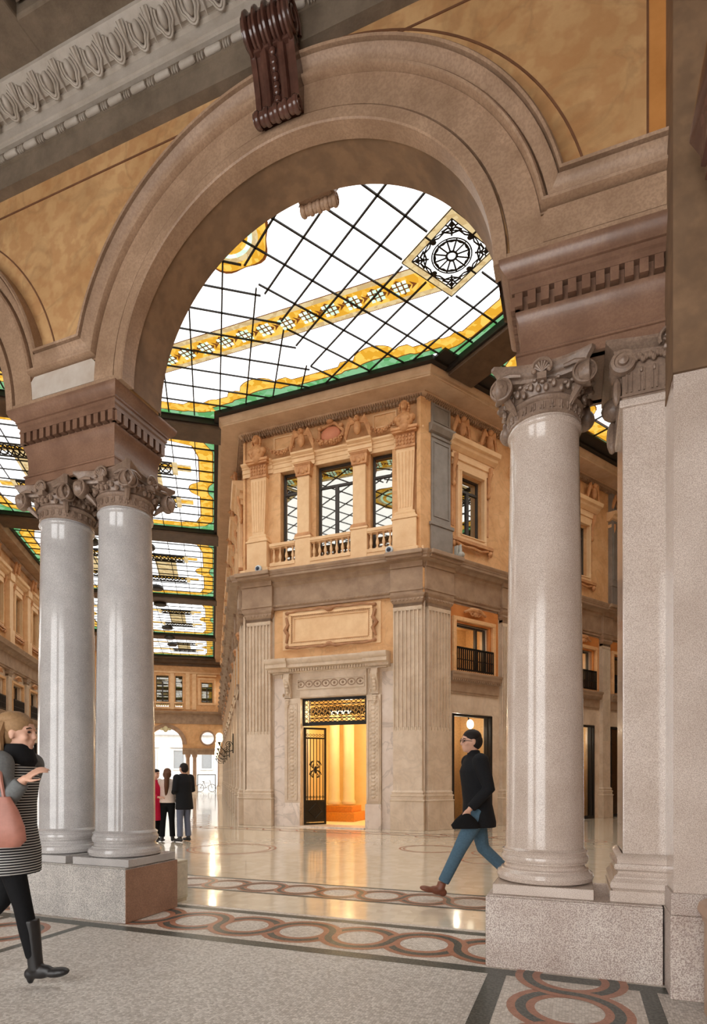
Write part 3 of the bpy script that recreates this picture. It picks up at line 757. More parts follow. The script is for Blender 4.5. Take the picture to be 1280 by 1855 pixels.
for fr_, xs in ((FF, ((-2.46, -1.55), (1.70, 2.52))), (FRT, [(.0, .96)]+[(b+1.82, b+1.82+.555) for b in bays_r[:6]]), (FL, [(-.94, 0)]+[(b-.555, b) for b in bays_l[:12]])):
    for (a, b) in xs:
        m = MB()
        m.box(a, b, -.06, .12, 5.70, 6.34); m.box(a-.03, b+.03, -.30, .1, 6.50, 6.56); m.box(a-.05, b+.05, -.37, .1, 6.56, 6.655); m.box(a, b, -.10, .1, 6.34, 6.5)
        m.box(a-.012, b+.012, -.085, .1, 5.78, 5.83)
        o = m.build('ressaut', trav_dark, None, fr=fr_, bevel=.01); o.parent = t; o.matrix_parent_inverse = Matrix.LocRotScale(t.location, t.rotation_euler, None).inverted()
for fr_, a, b in ((FF, -2.5, 2.5), (FRT, .05, 18), (FL, -20, -.05)):
    m = MB(); dentils(m, a, b, -.02, .06, 6.36, 6.43, .075, .045)
    n = int((b-a)/.1)
    for i in range(n): m.ell((a+(i+.5)*.1, -.005 if fr_ is FF else -.0, 5.80), (.034, .02, .02), 6, 4)
    o = m.build('dentils', trav_dark, None, fr=fr_); o.parent = t; o.matrix_parent_inverse = Matrix.LocRotScale(t.location, t.rotation_euler, None).inverted()
# crowning cornice
t = thing('crowning_cornice', 'deep projecting stone cornice under the glass roof on the corner block', 'cornice', FF, 0, 0, 10.4)
part('soffit', [(-.2, 10.40), (-.06, 10.40), (-.04, 10.44), (.02, 10.46), (.06, 10.5), (.06, 10.53), (.50, 10.53), (.50, 10.56), (.52, 10.57), (.52, 10.63), (.55, 10.66), (.58, 10.71), (.58, 10.74), (-.2, 10.74)], stone('cornice_tan_stone', lin(186, 156, 126), lin(208, 180, 150), 3, .6, .2))
for fr_, a, b in ((FF, -2.5, 2.5), (FRT, .05, 12), (FL, -16, -.05)):
    m = MB(); dentils(m, a, b, -.0, .14, 10.37, 10.44, .085, .05)
    dentils(m, a, b, -.05, .1, 10.45, 10.52, .06, .03)
    o = m.build('dentils', trav_dark, None, fr=fr_); o.parent = t; o.matrix_parent_inverse = Matrix.LocRotScale(t.location, t.rotation_euler, None).inverted()
t = thing('roof_gutter_beam', 'black metal beam edging the glass roof above the corner block', 'roof beam', FF, 0, 0, 10.74)
part('edge_plate', [(.5, 10.80), (1.02, 10.80), (1.02, 10.855), (.5, 10.855)], black, [PRc-WD*.3, PR2], smooth=False)
part('beam', [(-.3, 10.745), (.70, 10.745), (.70, 10.852), (-.3, 10.852)], black, smooth=False)

# ------------------------------------------------------------------ pilasters, lower storey
def fluted_pilaster(t, w, mat, lower=True):
    h = w/2
    m = MB(); m.box(-h-.06, h+.06, -.06, .13, 0, .70); m.build('pedestal', mat, t, bevel=.008)
    m = MB(); prof = [(.0, .70), (.06, .70), (.075, .72), (.06, .74), (.045, .745), (.045, .82), (.06, .83), (.055, .86), (.03, .87), (.03, .9), (.04, .92), (.02, .95), (.0, .97)]
    molding(m, [Vector((-h, .13)), Vector((-h, 0)), Vector((h, 0)), Vector((h, .13))], prof); m.build('base', mat, t, smooth=True)
    m = MB(); m.box(-h, h, .034, .13, .9, 5.42); m.box(-h-.003, h+.003, 0, .13, .9, 2.43)
    n = 7; p = (2*h-.02)/n
    for i in range(n+1): c = -h+.01+p*i; m.box(max(-h, c-.015), min(h, c+.015), -.004, .04, 2.43, 5.36)
    for i in range(n): m.lathe([(p/2-.012, 2.4), (p/2-.012, 2.5), (.0, 2.52)], -h+.01+p*(i+.5), .03, 8)
    m.box(-h, h, -.004, .02, 5.33, 5.42)
    m.build('shaft', mat, t)
    m = MB(); prof = [(0, 5.42), (.012, 5.43), (.0, 5.44), (.0, 5.5), (.02, 5.52), (.05, 5.57), (.055, 5.6), (.04, 5.61), (.05, 5.64), (.075, 5.66), (.085, 5.70), (0, 5.70)]
    molding(m, [Vector((-h, .13)), Vector((-h, 0)), Vector((h, 0)), Vector((h, .13))], prof); m.box(-h, h, .0, .13, 5.42, 5.7)
    for i in range(9): m.ell((-h-.02+(2*h+.04)*i/8, -.045, 5.58), (.032, .022, .03), 7, 5)
    m.build('capital', trav_dark, t, smooth=True)
for fr_, x, w, lab in ((FF, -1.99, .72, 'fluted stone pilaster at the left corner of the entrance facade'), (FF, 2.12, .72, 'fluted stone pilaster right of the portal on the entrance facade')):
    t = thing('fluted_pilaster', lab, 'pilaster', fr_, x, 0, 0, 'fluted pilasters of the corner block'); fluted_pilaster(t, w, trav)
pil_r = thing('fluted_pilaster', 'fluted stone pilaster just round the corner on the right wing', 'pilaster', FRT, .52, 0, 0, 'fluted pilasters of the corner block'); fluted_pilaster(pil_r, .74, trav)
ords = ['first', 'second', 'third', 'fourth', 'fifth', 'sixth', 'seventh', 'eighth', 'ninth', 'tenth', 'eleventh', 'twelfth', 'thirteenth', 'fourteenth', 'fifteenth']
pn = thing('narrow_pilaster', 'narrow fluted pilaster on the right wing, first between the window bays', 'pilaster', FRT, BX0+1.82+.2775, 0, 0, 'narrow pilasters of the right wing'); fluted_pilaster(pn, .42, trav)
for k in range(1, 6): dup(pn, FRT, BX0+1.82+.2775+k*PITCH, 0, 0, 'narrow fluted pilaster on the right wing, %s between the window bays' % ords[k])
t = dup(pil_r, FL, -.52, 0, 0, 'fluted stone pilaster just round the corner on the left side wall'); t['group'] = 'pilasters of the left side wall'
for k in range(12):
    t = dup(pn, FL, bays_l[k]-.2775, 0, 0, 'fluted pilaster on the receding left side wall, %s from the corner' % ords[k+1]); t['group'] = 'pilasters of the left side wall'
# thin orange corner strips between the paired pilasters
m = MB(); m.box(-.06, .0, -.02, .12, 5.72, 6.3); o = m.build('corner_strip', terra, None, fr=FRT); tag(o, 'orange plaster strip on the outer corner between the paired pilasters', 'corner strip')

# ------------------------------------------------------------------ portal
t = thing('portal', 'carved pale stone portal surround of the golden shop entrance', 'doorway', FF, .13, WY, 0)
def px(x): return x-.13
for s, (a, b) in ((-1, (-1.25, dx0)), (1, (dx1, 1.445))):
    m = MB(); m.box(px(a), px(b), -.12, .0, 0, .62); m.build('jamb_block', marble, t, bevel=.006)
    m = MB(); m.box(px(a)+.02, px(b)-(.02 if s > 0 else 0), -.08, 0, .62, 3.34); c = (px(a)+px(b))/2
    for dx in (-.14, .14): m.box(c+dx-.012, c+dx+.012, -.105, -.08, .7, 3.2)
    m.box(c-.14, c+.14, -.105, -.08, .68, .7); m.box(c-.14, c+.14, -.105, -.08, 3.2, 3.22)
    j = m.build('jamb', trav, t, bevel=.004)
    m = MB()
    for i in range(24):
        z = .8+i*.1; m.ell((c, -.085, z), (.06, .022, .042), 8, 5)
        for s2 in (-1, 1): m.ell((c+s2*.085, -.083, z+.05), (.03, .015, .026), 6, 4)
    m.build('carved_ornament', trav, j, smooth=True)
m = MB(); m.box(px(dx0)-.02, px(dx1)+.02, -.07, 0, 3.34, 4.02)
for a, b, z0, z1 in ((-.78, 1.04, 3.36, 3.39), (-.86, 1.0, 3.56, 3.585), (-.86, 1.0, 3.81, 3.835)): m.box(px(a), px(b), -.1, -.07, z0, z1)
for x in (-.86, .98): m.box(px(x), px(x)+.02, -.1, -.07, 3.56, 3.835)
l = m.build('lintel', trav, t, bevel=.004)
m = MB()
for i in range(8):
    x = px(-.76)+i*.235
    m.tube([(x+.1*math.cos(a), -.075, 3.7+.08*math.sin(a)) for a in [2*PI*k/14 for k in range(14)]], .014, 5, True); m.ell((x, -.075, 3.7), (.035, .018, .035), 8, 5)
m.build('relief_scrolls', trav_dark, l, smooth=True)
for x in (-1.13, 1.28):
    c = thing('console', '', 'x', FF); bpy.data.objects.remove(c)
    m = MB(); pts = []
    for i in range(31):
        s_ = i/30; z = 3.36+.62*s_; y = -(.10+.09*s_+.05*math.sin(s_*2*PI+PI)); pts.append((y, z))
    m.prism_x([(0, 3.34)]+pts+[(0, 3.99)], px(x)-.085, px(x)+.085)
    m.lathe([(0, 0)], 0, 0, 4) if False else None
    for sx in (-.1, .1):
        for zz, r in ((3.9, .075), (3.42, .05)):
            m.tube([(px(x)+sx, -.15+p[0]*.9-(.05 if zz > 3.6 else 0), zz+p[1]) for p in spiral(r, .012, 1.6)], .014, 5)
    for i in range(5): m.ell((px(x), -.14-.07*i/5, 3.48+i*.085), (.05, .03, .05), 8, 5)
    for i in range(4): m.ell((px(x), -.1, 3.3-i*.05), (.07-.013*i, .04, .04), 8, 5)
    m.build('console', trav, t, smooth=True)
m = MB(); xa, xb = px(-1.66), px(1.66)
pth = [Vector((xa+.3, .0)), Vector((xa+.3, 0)), Vector((xb-.3, 0)), Vector((xb-.3, .0))]
m.prism_x([(0, 4.0), (-.1, 4.0), (-.1, 4.02), (-.15, 4.03), (-.15, 4.1), (-.3, 4.12), (-.3, 4.2), (-.33, 4.22), (-.36, 4.29), (-.37, 4.31), (-.37, 4.34), (-.1, 4.38), (0, 4.38)], xa+.08, xb-.08)
for a, b in ((xa, xa+.62), (xb-.62, xb)): m.prism_x([(0, 4.02), (-.2, 4.04), (-.2, 4.1), (-.36, 4.12), (-.36, 4.21), (-.39, 4.23), (-.42, 4.30), (-.42, 4.345), (-.1, 4.39), (0, 4.39)], a, b)
h = m.build('hood_cornice', trav, t, smooth=True)
m = MB(); dentils(m, xa+.1, xb-.1, -.19, -.1, 4.03, 4.1, .075, .045); m.build('dentils', trav, h)
# side marble slabs
for a, b, side in ((-1.56, -1.25, 'left'), (1.445, 1.76, 'right')):
    m = MB(); m.box(a, b, WY-.03, WY+.05, 0, 3.9); o = m.build('wall_slab', marble, None, fr=FF, bevel=.004)
    tag(o, 'pale marble slab filling the wall %s of the carved portal' % side, 'marble slab')
# tablet
t = thing('framed_tablet', 'blank framed stone tablet with scrolled corners above the portal', 'wall tablet', FF, .06, WY-.02, 5.1)
def rect_frame(m, x0, x1, z0, z1, w, y0, y1):
    m.box(x0, x1, y0, y1, z1-w, z1); m.box(x0, x1, y0, y1, z0, z0+w); m.box(x0, x0+w, y0, y1, z0+w, z1-w); m.box(x1-w, x1, y0, y1, z0+w, z1-w)
    return m
m = MB(); m.box(-1.36, 1.36, -.03, 0, -.48, .56); m.build('backing', terra_light, t, bevel=.01)
m = MB(); rect_frame(m, -1.16, 1.16, -.4, .46, .07, -.09, -.03); rect_frame(m, -1.04, 1.04, -.29, .35, .03, -.06, -.03)
f = m.build('moulded_frame', terra_light, t, bevel=.01)
m = MB()
for z in (-.34, .40):
    for i in range(44): m.ell((-1.08+i*.05, -.065, z), (.018, .016, .026), 5, 4)
for x in (-1.1, 1.1):
    for i in range(13): m.ell((x, -.065, -.27+i*.05), (.026, .016, .018), 5, 4)
m.build('leaf_moulding', trav_dark, f, smooth=True)
m = MB()
for sx in (-1, 1):
    for sz, zc in ((1, .47), (-1, -.41)):
        m.tube([(sx*1.2, -.07, zc), (sx*.9, -.09, zc+sz*.05), (sx*.5, -.08, zc+sz*.03), (sx*.18, -.1, zc+sz*.06), (0, -.12, zc)], [.035, .03, .022, .035, .05], 8)
        m.ell((sx*1.2, -.08, zc), (.07, .05, .05), 10, 6)
    m.tube([(sx*1.24, -.07, -.3), (sx*1.17, -.1, -.1), (sx*1.26, -.08, .03), (sx*1.17, -.1, .16), (sx*1.24, -.07, .36)], [.03, .05, .06, .05, .03], 8)
for z in (.47, -.41): m.ell((0, -.1, z), (.1, .07, .06), 12, 8)
m.build('scroll_ornament', stone('darker_orange_stone', lin(150, 104, 70), lin(184, 136, 96), 4, .6, .2), t, smooth=True)
# iron grille over the door
t = thing('iron_grille', 'black wrought iron transom grille above the golden entrance', 'grille', FF, .13, WY+.1, 2.66)
gx0, gx1 = px(dx0), px(dx1)
m = MB(); rect_frame(m, gx0, gx1, 0, .68, .05, -.03, .03); rect_frame(m, gx0+.17, gx1-.05, .05, .63, .02, -.02, .02); m.box(gx0, gx1, -.04, .04, -.03, .0); m.build('frame', black_iron, t)
m = MB(); 
for i in range(12):
    x = gx0+.26+i*.128
    for z in (.115, .565): m.tube([(x+.058*math.cos(a), 0, z+.038*math.sin(a)) for a in [2*PI*k/10 for k in range(10)]], .009, 4, True)
for z in (.17, .51): m.box(gx0+.19, gx1-.07, -.01, .01, z-.01, z+.01)
for i in range(5):
    for x in (gx0+.09,): m.tube([(x+.05*math.cos(a), 0, .1+i*.12+.05*math.sin(a)) for a in [2*PI*k/10 for k in range(10)]], .009, 4, True)
for i in range(9):
    x = gx0+.28+i*.17
    for s in (-1, 1):
        m.tube([(x+s*p[0], 0, .34+s*p[1]) for p in spiral(.12, .02, 1.5, 20)], .011, 4)
        m.tube([(x+.085+p[0], 0, .34+s*.08+s*p[1]) for p in spiral(.07, .01, 1.3, 14)], .01, 4)
    m.ell((x, 0, .34), (.03, .02, .03), 8, 5)
m.build('scrollwork', black_iron, t)
# folding iron gate leaf
t = thing('iron_gate', 'open bronze iron gate leaf with bars inside the left jamb', 'gate', FF, dx0+.01, WY+.12, .0, rz=.8)
m = MB(); rect_frame(m, 0, .62, .03, 2.6, .05, -.025, .025); m.box(.05, .57, -.02, .02, .62, .68); m.box(.05, .57, -.02, .02, .1, .16); m.box(.05, .57, -.02, .02, 2.3, 2.34); m.build('frame', bronze, t)
m = MB(); m.box(.05, .57, -.008, .008, .16, .62); m.tube([(.31, -.02, .2), (.5, -.02, .39), (.31, -.02, .58), (.12, -.02, .39)], .014, 5, True); m.build('kick_panel', bronze, t)
m = MB()
for i in range(6): m.tube([(.09+i*.088, 0, .68), (.09+i*.088, 0, 2.3)], .012, 6)
m.build('bars', bronze, t)
m = MB()
for i in range(6):
    for z in (.76, 2.4): m.tube([(.09+i*.088+.03*math.cos(a), 0, z+.03*math.sin(a)) for a in [2*PI*k/8 for k in range(8)]], .008, 4, True)
for s in (-1, 1):
    for z in (1.35, 1.6): m.tube([(.31+s*(.03+abs(p[0])), -.02, z+p[1]) for p in spiral(.14, .03, 1.2, 16)], .012, 4)
m.ell((.31, -.02, 1.48), (.04, .02, .1), 10, 8); m.build('scroll_ornament', bronze, t)
# golden interior
m = MB()
m.add([(-1.6, WY+.45, 0), (1.9, WY+.45, 0), (1.9, 4.4, 0), (-1.6, 4.4, 0), (-1.6, WY+.45, 3.6), (1.9, WY+.45, 3.6), (1.9, 4.4, 3.6), (-1.6, 4.4, 3.6)], [(3,2,6,7), (0,3,7,4), (2,1,5,6), (4,7,6,5)])
struct('wall_interior', m, gold_in, fr=FF)
m = MB(); m.box(dx0, dx1, -.1, WY+.5, 0, .03); o = m.build('door_step', marble, None, fr=FF, bevel=.005); tag(o, 'pale marble threshold at the golden shop entrance', 'threshold')
m = MB(); m.box(-1.6, 1.9, WY+.45, 4.4, .0, .02); struct('floor.003', m, gold_in, fr=FF)
for i, (x, y) in enumerate(((-.72, 2.2), (-.36, 2.45))):
    m = MB(); m.lathe([(.2, .0), (.21, .06), (.19, .1), (.17, .14), (.16, 2.4), (.17, 2.44), (.2, 2.48), (.21, 2.56), (.2, 2.6)], 0, 0, 28)
    o = m.build('display_column', gold_in, None, smooth=True, fr=FF, loc=(x, y, .5)); tag(o, 'golden round display column inside the entrance, %s' % ('the left nearer one' if i == 0 else 'the right one further back'), 'column', 'display columns in the shop')
t = thing('display_plinth', 'stepped orange display plinth under the golden columns', 'display plinth', FF, -.55, 2.2, .02)
m = MB(); m.box(-.6, .62, -.45, .6, 0, .26); m.build('lower_step', plain('orange_lacquer', lin(226, 140, 44), .35), t, bevel=.01)
m = MB(); m.box(-.46, .5, -.3, .5, .26, .44); m.build('upper_step', MATS['orange_lacquer'], t, bevel=.01)
m = MB(); m.box(-.3, .3, -.04, .04, 0, .03)
for i in range(4): m.lathe([(.03, -.06), (.035, 0)], -.24+i*.16, 0, 10)
o = m.build('track_light', emis('warm_lamp', (1, .8, .5, 1), 12), None, fr=FF, loc=(-.2, 1.4, 3.1)); tag(o, 'small bright spotlights on the ceiling inside the golden shop', 'spotlights')
def point(fr, x, y, z, e, col, r=.15):
    l = bpy.data.lights.new('lamp_light', 'POINT'); l.energy = e; l.color = col; l.shadow_soft_size = r
    o = bpy.data.objects.new('lamp_light', l); COL.objects.link(o); o.location = fr.p(x, y, z); return o
point(FF, .1, 1.2, 3.1, 95, (1, .80, .50)); point(FF, .9, 3.2, 2.4, 45, (1, .80, .50))

# ------------------------------------------------------------------ upper storey of the entrance facade
ncount = {'window': 0}
def window(fr, x0, x1, z0, z1, y, style, matp, back=None, trans=.22, label=None):
    ncount['window'] += 1
    o = MB(); w = .045
    rect_frame(o, x0, x1, z0, z1, w, y-.03, y+.03)
    zt = z1-(z1-z0)*trans
    if style != 'plain': o.box(x0+w, x1-w, y-.03, y+.03, zt-.03, zt+.03)
    if style == 'double': c = (x0+x1)/2; o.box(c-.045, c+.045, y-.035, y+.03, z0+w, zt-.03)
    ob = struct('window_%d' % ncount['window'], o, win_frame, fr=fr)
    m = MB(); m.add([(x0+w, y, z0+w), (x1-w, y, z0+w), (x1-w, y, z1-w), (x0+w, y, z1-w)], [(0,1,2,3)]); m.build('pane', matp, ob)
    if back is not None:
        m = MB(); Y = y+.9; a, b, c_, d = x0-.25, x1+.25, z0-.2, z1+.2
        m.add([(a, y+.2, c_), (b, y+.2, c_), (b, Y, c_), (a, Y, c_), (a, y+.2, d), (b, y+.2, d), (b, Y, d), (a, Y, d)], [(3,2,6,7), (0,3,7,4), (2,1,5,6), (4,7,6,5), (0,1,2,3)])
        m.build('room_behind', back, ob)
    return ob
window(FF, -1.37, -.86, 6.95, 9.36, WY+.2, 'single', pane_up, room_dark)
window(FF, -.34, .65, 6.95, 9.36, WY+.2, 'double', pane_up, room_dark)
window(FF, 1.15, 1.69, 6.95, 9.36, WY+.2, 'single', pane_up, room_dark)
carve = stone('carved_orange_stone', lin(176, 122, 78), lin(214, 162, 112), 5, .6, .25)
def herm(t):
    m = MB(); m.box(-.34, .34, -.14, .12, 0, .16); m.box(-.3, .3, -.12, .12, .16, .85); m.box(-.33, .33, -.14, .12, .85, .9); m.build('pedestal', terra_light, t, bevel=.015)
    m = MB(); molding(m, [Vector((-.2, .12)), Vector((-.2, -.02)), Vector((.2, -.02)), Vector((.2, .12))], [(0, .9), (.08, .9), (.08, .95), (.05, .98), (.06, 1.02), (.03, 1.06), (0, 1.08)]); m.build('base', terra_light, t, smooth=True)
    m = MB(); m.loft([[(-a, .12, z), (a, .12, z), (a, -.02, z), (-a, -.02, z)][::-1] for a, z in ((.18, 1.0), (.235, 2.62))])
    for i in range(5):
        f = -1+i*.5; m.tube([(f*.13, -.022, 1.16), (f*.18, -.022, 2.5)], [.016, .02], 6)
    m.build('shaft', terra_light, t)
    m = MB(); m.box(-.25, .25, -.05, .12, 2.6, 2.66); m.box(-.24, .24, -.04, .12, 2.66, 2.95); m.box(-.3, .3, -.12, .12, 2.95, 3.0); m.box(-.33, .33, -.15, .12, 3.0, 3.06)
    for i in range(6):
        for j in range(3): m.ell((-.2+i*.08, -.045, 2.7+j*.09), (.035, .03, .04), 7, 5)
    m.build('capital', carve, t, smooth=True)
def bust(t, z, tw=.26):
    m = MB(); m.ell((0, -.08, z+.16), (tw*.85, .13, .2), 14, 10); m.ell((0, -.06, z+.02), (tw*.6, .12, .14), 12, 8)
    for s in (-1, 1): m.ell((s*tw*.72, -.08, z+.2), (.09, .09, .09), 10, 8); m.ell((s*.09, -.17, z+.15), (.07, .05, .07), 10, 8)
    m.tube([(0, -.08, z+.28), (0, -.1, z+.4)], [.065, .055], 10)
    b = m.build('torso', carve, t, smooth=True)
    m = MB(); m.ell((0, -.12, z+.47), (.085, .1, .12), 14, 12); m.ell((0, -.225, z+.465), (.016, .022, .03), 6, 5); m.ell((0, -.19, z+.4), (.04, .035, .03), 8, 6)
    for s in (-1, 1): m.ell((s*.035, -.205, z+.49), (.017, .01, .01), 6, 4)
    m.build('head', carve, t, smooth=True)
    m = MB(); m.ell((0, -.09, z+.53), (.105, .11, .09), 12, 8)
    for s in (-1, 1):
        for i in range(5): m.ell((s*(.1+.02*math.sin(i)), -.1, z+.52-i*.06), (.035, .05, .04), 7, 5)
    m.build('hair', carve, t, smooth=True)
def wings(t, z, w=.3, h=.5):
    m = MB(); m.ell((0, -.1, z+h*.45), (.1, .09, h*.36), 12, 10); m.ell((0, -.13, z+h*.9), (.07, .08, .08), 10, 8); m.ell((0, -.2, z+h*.88), (.02, .05, .025), 6, 5)
    b = m.build('body', carve, t, smooth=True)
    for s in (-1, 1):
        m = MB()
        for i in range(6):
            a = .15+i*.2; x1 = s*(.1+w*.75*math.sin(a+.3)); 
            m.tube([(s*.06, -.08, z+h*.75), (s*(.12+w*.3), -.1, z+h*(1.0-.06*i)), (x1, -.07, z+h*(.95-.17*i)), (x1*.98, -.05, z+h*(.75-.17*i))], [.03, .045, .04, .012], 6)
        m.build('wing', carve, t, smooth=True)
def swag(x0, x1, z, sag, r=.05, y=-.06, n=16):
    m = MB()
    for i in range(n+1):
        s = i/n; x = x0+(x1-x0)*s; zz = z-sag*(1-(2*s-1)**2); rr = r*(.65+.5*math.sin(PI*s))
        for k in range(3): a = k*2.1+i; m.ell((x+.3*rr*math.cos(a*3), y+rr*.5*math.cos(a), zz+rr*.6*math.sin(a)), (rr*.62, rr*.6, rr*.62), 7, 5)
    return m
for x, lab in ((-1.98, 'left corner'), (2.07, 'right side')):
    t = thing('herm_pilaster', 'tapering orange stone pilaster on a pedestal, upper storey, %s of the entrance facade' % lab, 'pilaster', FF, x, 0, 6.66, 'tapering pilasters of the upper storey'); herm(t)
    t = thing('bust_sculpture', 'carved female bust crowning the tapering pilaster at the %s' % lab, 'sculpture', FF, x, -.02, 9.72, 'carved busts'); bust(t, 0)
for x, lab in ((-.665, 'left'), (.88, 'right')):
    t = thing('window_pier', 'plain orange stone pier on the %s of the wide middle window' % lab, 'pier', FF, x, 0, 6.66, 'piers between the facade windows')
    m = MB(); m.box(-.22, .22, -.06, .12, 0, .8); m.box(-.24, .24, -.08, .12, .8, .85); m.box(-.17, .17, -.02, .12, .85, 2.55); m.build('shaft', terra_light, t, bevel=.01)
    m = MB(); molding(m, [Vector((-.17, .12)), Vector((-.17, -.02)), Vector((.17, -.02)), Vector((.17, .12))], [(0, .85), (.05, .85), (.05, .9), (.02, .94), (0, .96)])
    molding(m, [Vector((-.17, .12)), Vector((-.17, -.02)), Vector((.17, -.02)), Vector((.17, .12))], [(0, 2.42), (.03, 2.43), (.03, 2.48), (.06, 2.6), (.04, 2.66), (.08, 2.72), (0, 2.72)]); m.box(-.17, .17, -.02, .12, 2.4, 2.72)
    m.ell((-.12, -.06, 2.56), (.05, .04, .08), 8, 6); m.ell((.12, -.06, 2.56), (.05, .04, .08), 8, 6); m.ell((0, -.06, 2.52), (.06, .03, .07), 8, 6)
    m.build('capital', carve, t, smooth=True)
t = thing('window_lintel', 'stepped orange stone lintel running above the three facade windows', 'lintel', FF, 0, 0, 9.36)
lp = [(0, 0), (.02, 0), (.02, .1), (.04, .11), (.04, .2), (.07, .22), (.07, .25), (.13, .29), (.14, .33), (0, .33)]
m = MB(); m.prism_x([(.12-o_*.8, z) for o_, z in lp], -1.62, 1.86); m.build('moulding', terra_light, t, smooth=True)
m = MB()
for a, b in ((-1.0, -.36), (.56, 1.2)): m.prism_x([(.06-o_*1.1, z+.02) for o_, z in lp], a, b)
m.build('ressaut', terra_light, t, smooth=True)
m = MB(); 
for a, b in ((-2.52, -1.6), (1.76, 2.53)): m.prism_x([(.1-o_, z+.02) for o_, z in lp], a, b)
m.build('corner_moulding', terra_light, t, smooth=True)
t = thing('cartouche', 'oval carved shield in the middle of the facade frieze', 'sculpture', FF, .07, WY, 10.05)
m = MB(); m.ell((0, -.04, 0), (.27, .07, .2), 20, 10); m.build('shield', stone('rosy_shield_stone', lin(190, 116, 84), lin(208, 136, 102), 3, .6, .1), t, smooth=True)
m = MB(); m.tube([((.33+.03*math.cos(5*a))*math.cos(a), -.06, (.25+.02*math.cos(5*a))*math.sin(a)) for a in [2*PI*i/40 for i in range(40)]], .04, 8, True)
for a in (.6, 2.5, 3.9, 5.5): m.ell((.36*math.cos(a), -.08, .28*math.sin(a)), (.07, .06, .06), 9, 6)
m.ell((0, -.1, .3), (.1, .06, .06), 10, 6); m.build('scroll_frame', carve, t, smooth=True)
for x, lab in ((-.68, 'left'), (.86, 'right')):
    t = thing('eagle_sculpture', 'winged carved figure on the frieze to the %s of the oval shield' % lab, 'sculpture', FF, x, 0, 9.74, 'winged figures on the frieze'); wings(t, 0, .3, .48)
for a, b, lab in ((-1.72, -.92, 'far left end'), (-.42, .58, 'middle below the shield'), (1.1, 1.8, 'right end')):
    o = swag(a, b, 10.0, .18).build('garland', carve, None, smooth=True, fr=FF, loc=(0, .06, 0)); tag(o, 'carved fruit garland on the entrance frieze, %s' % lab, 'garland', 'carved garlands')
for a, b, lab in ((-1.58, -.98, 'left'), (1.2, 1.82, 'right')):
    o = rect_frame(MB(), a, b, 9.95, 10.3, .03, -.02, .02).build('frieze_panel', terra_light, None, fr=FF, loc=(0, WY-.01, 0)); tag(o, 'moulded blank frieze panel behind the %s garland' % lab, 'wall panel')
# balustrades
def balustrade(fr, x0, x1, z, h, label, n, y=0.0, small=False, group='balustrades below the facade windows'):
    t = thing('balustrade', label, 'balustrade', fr, (x0+x1)/2, y, z, group); w = (x1-x0)/2
    m = MB(); m.box(-w, w, -.09, .09, 0, .09); m.build('plinth', terra_light, t, bevel=.006)
    m = MB(); m.box(-w, w, -.1, .1, h-.08, h); m.box(-w, w, -.08, .08, h-.11, h-.08); m.build('rail', terra_light, t, bevel=.008)
    first = None; hh = h-.2
    for i in range(n):
        if first is None:
            mb = MB(); mb.box(-.035, .035, -.035, .035, 0, .035); mb.box(-.035, .035, -.035, .035, hh-.03, hh)
            mb.lathe([(.02, .03), (.032, .05), (.02, .075), (.022, .09), (.04, .14), (.042, .17), (.03, .23), (.018, .29), (.018, .32), (.028, hh-.055), (.02, hh-.04), (.02, hh-.02)], 0, 0, 12)
            b = mb.build('baluster', terra_light, t, smooth=True); first = b
        else: b = first.copy(); COL.objects.link(b); b.parent = t
        b.location = (-w+2*w*(i+.5)/n, 0, .095)
    return t
balustrade(FF, -1.62, -.885, 6.83, .6, 'short stone balustrade below the left facade window', 4, .02)
balustrade(FF, -.445, .66, 6.83, .6, 'wide stone balustrade below the middle facade window', 7, .02)
balustrade(FF, 1.10, 1.76, 6.83, .6, 'short stone balustrade below the right facade window', 4, .02)
m = MB(); m.box(-2.53, 2.53, -.05, .12, 6.65, 6.84); o = m.build('base_course', terra_light, None, fr=FF, bevel=.01); tag(o, 'low orange stone base course beneath the balustrades and pedestals', 'base course')
for x, lab in ((-1.72, 'left end'), (1.74, 'right side')):
    t = thing('round_spotlight', 'small round white spotlight on the cornice at the %s' % lab, 'spotlight', FF, x-.12 if x < 0 else x, -.22, 6.74, 'round cornice spotlights')
    m = MB(); mm = MB().lathe([(0, 0), (.09, 0), (.1, .03), (.09, .07), (.05, .09), (0, .09)], 0, 0, 20); m.add([(a, -c, b) for a, b, c in mm.v], mm.f); m.build('housing', plain('white_enamel', lin(190, 200, 206), .3), t, smooth=True)
    m = MB(); m.ell((0, -.09, 0), (.055, .02, .055), 14, 8); m.build('lens', plain('dark_lens', lin(30, 44, 66), .1), t, smooth=True)
    m = MB(); m.box(-.015, .015, -.04, .0, -.16, -.08); m.build('bracket', MATS['white_enamel'], t)

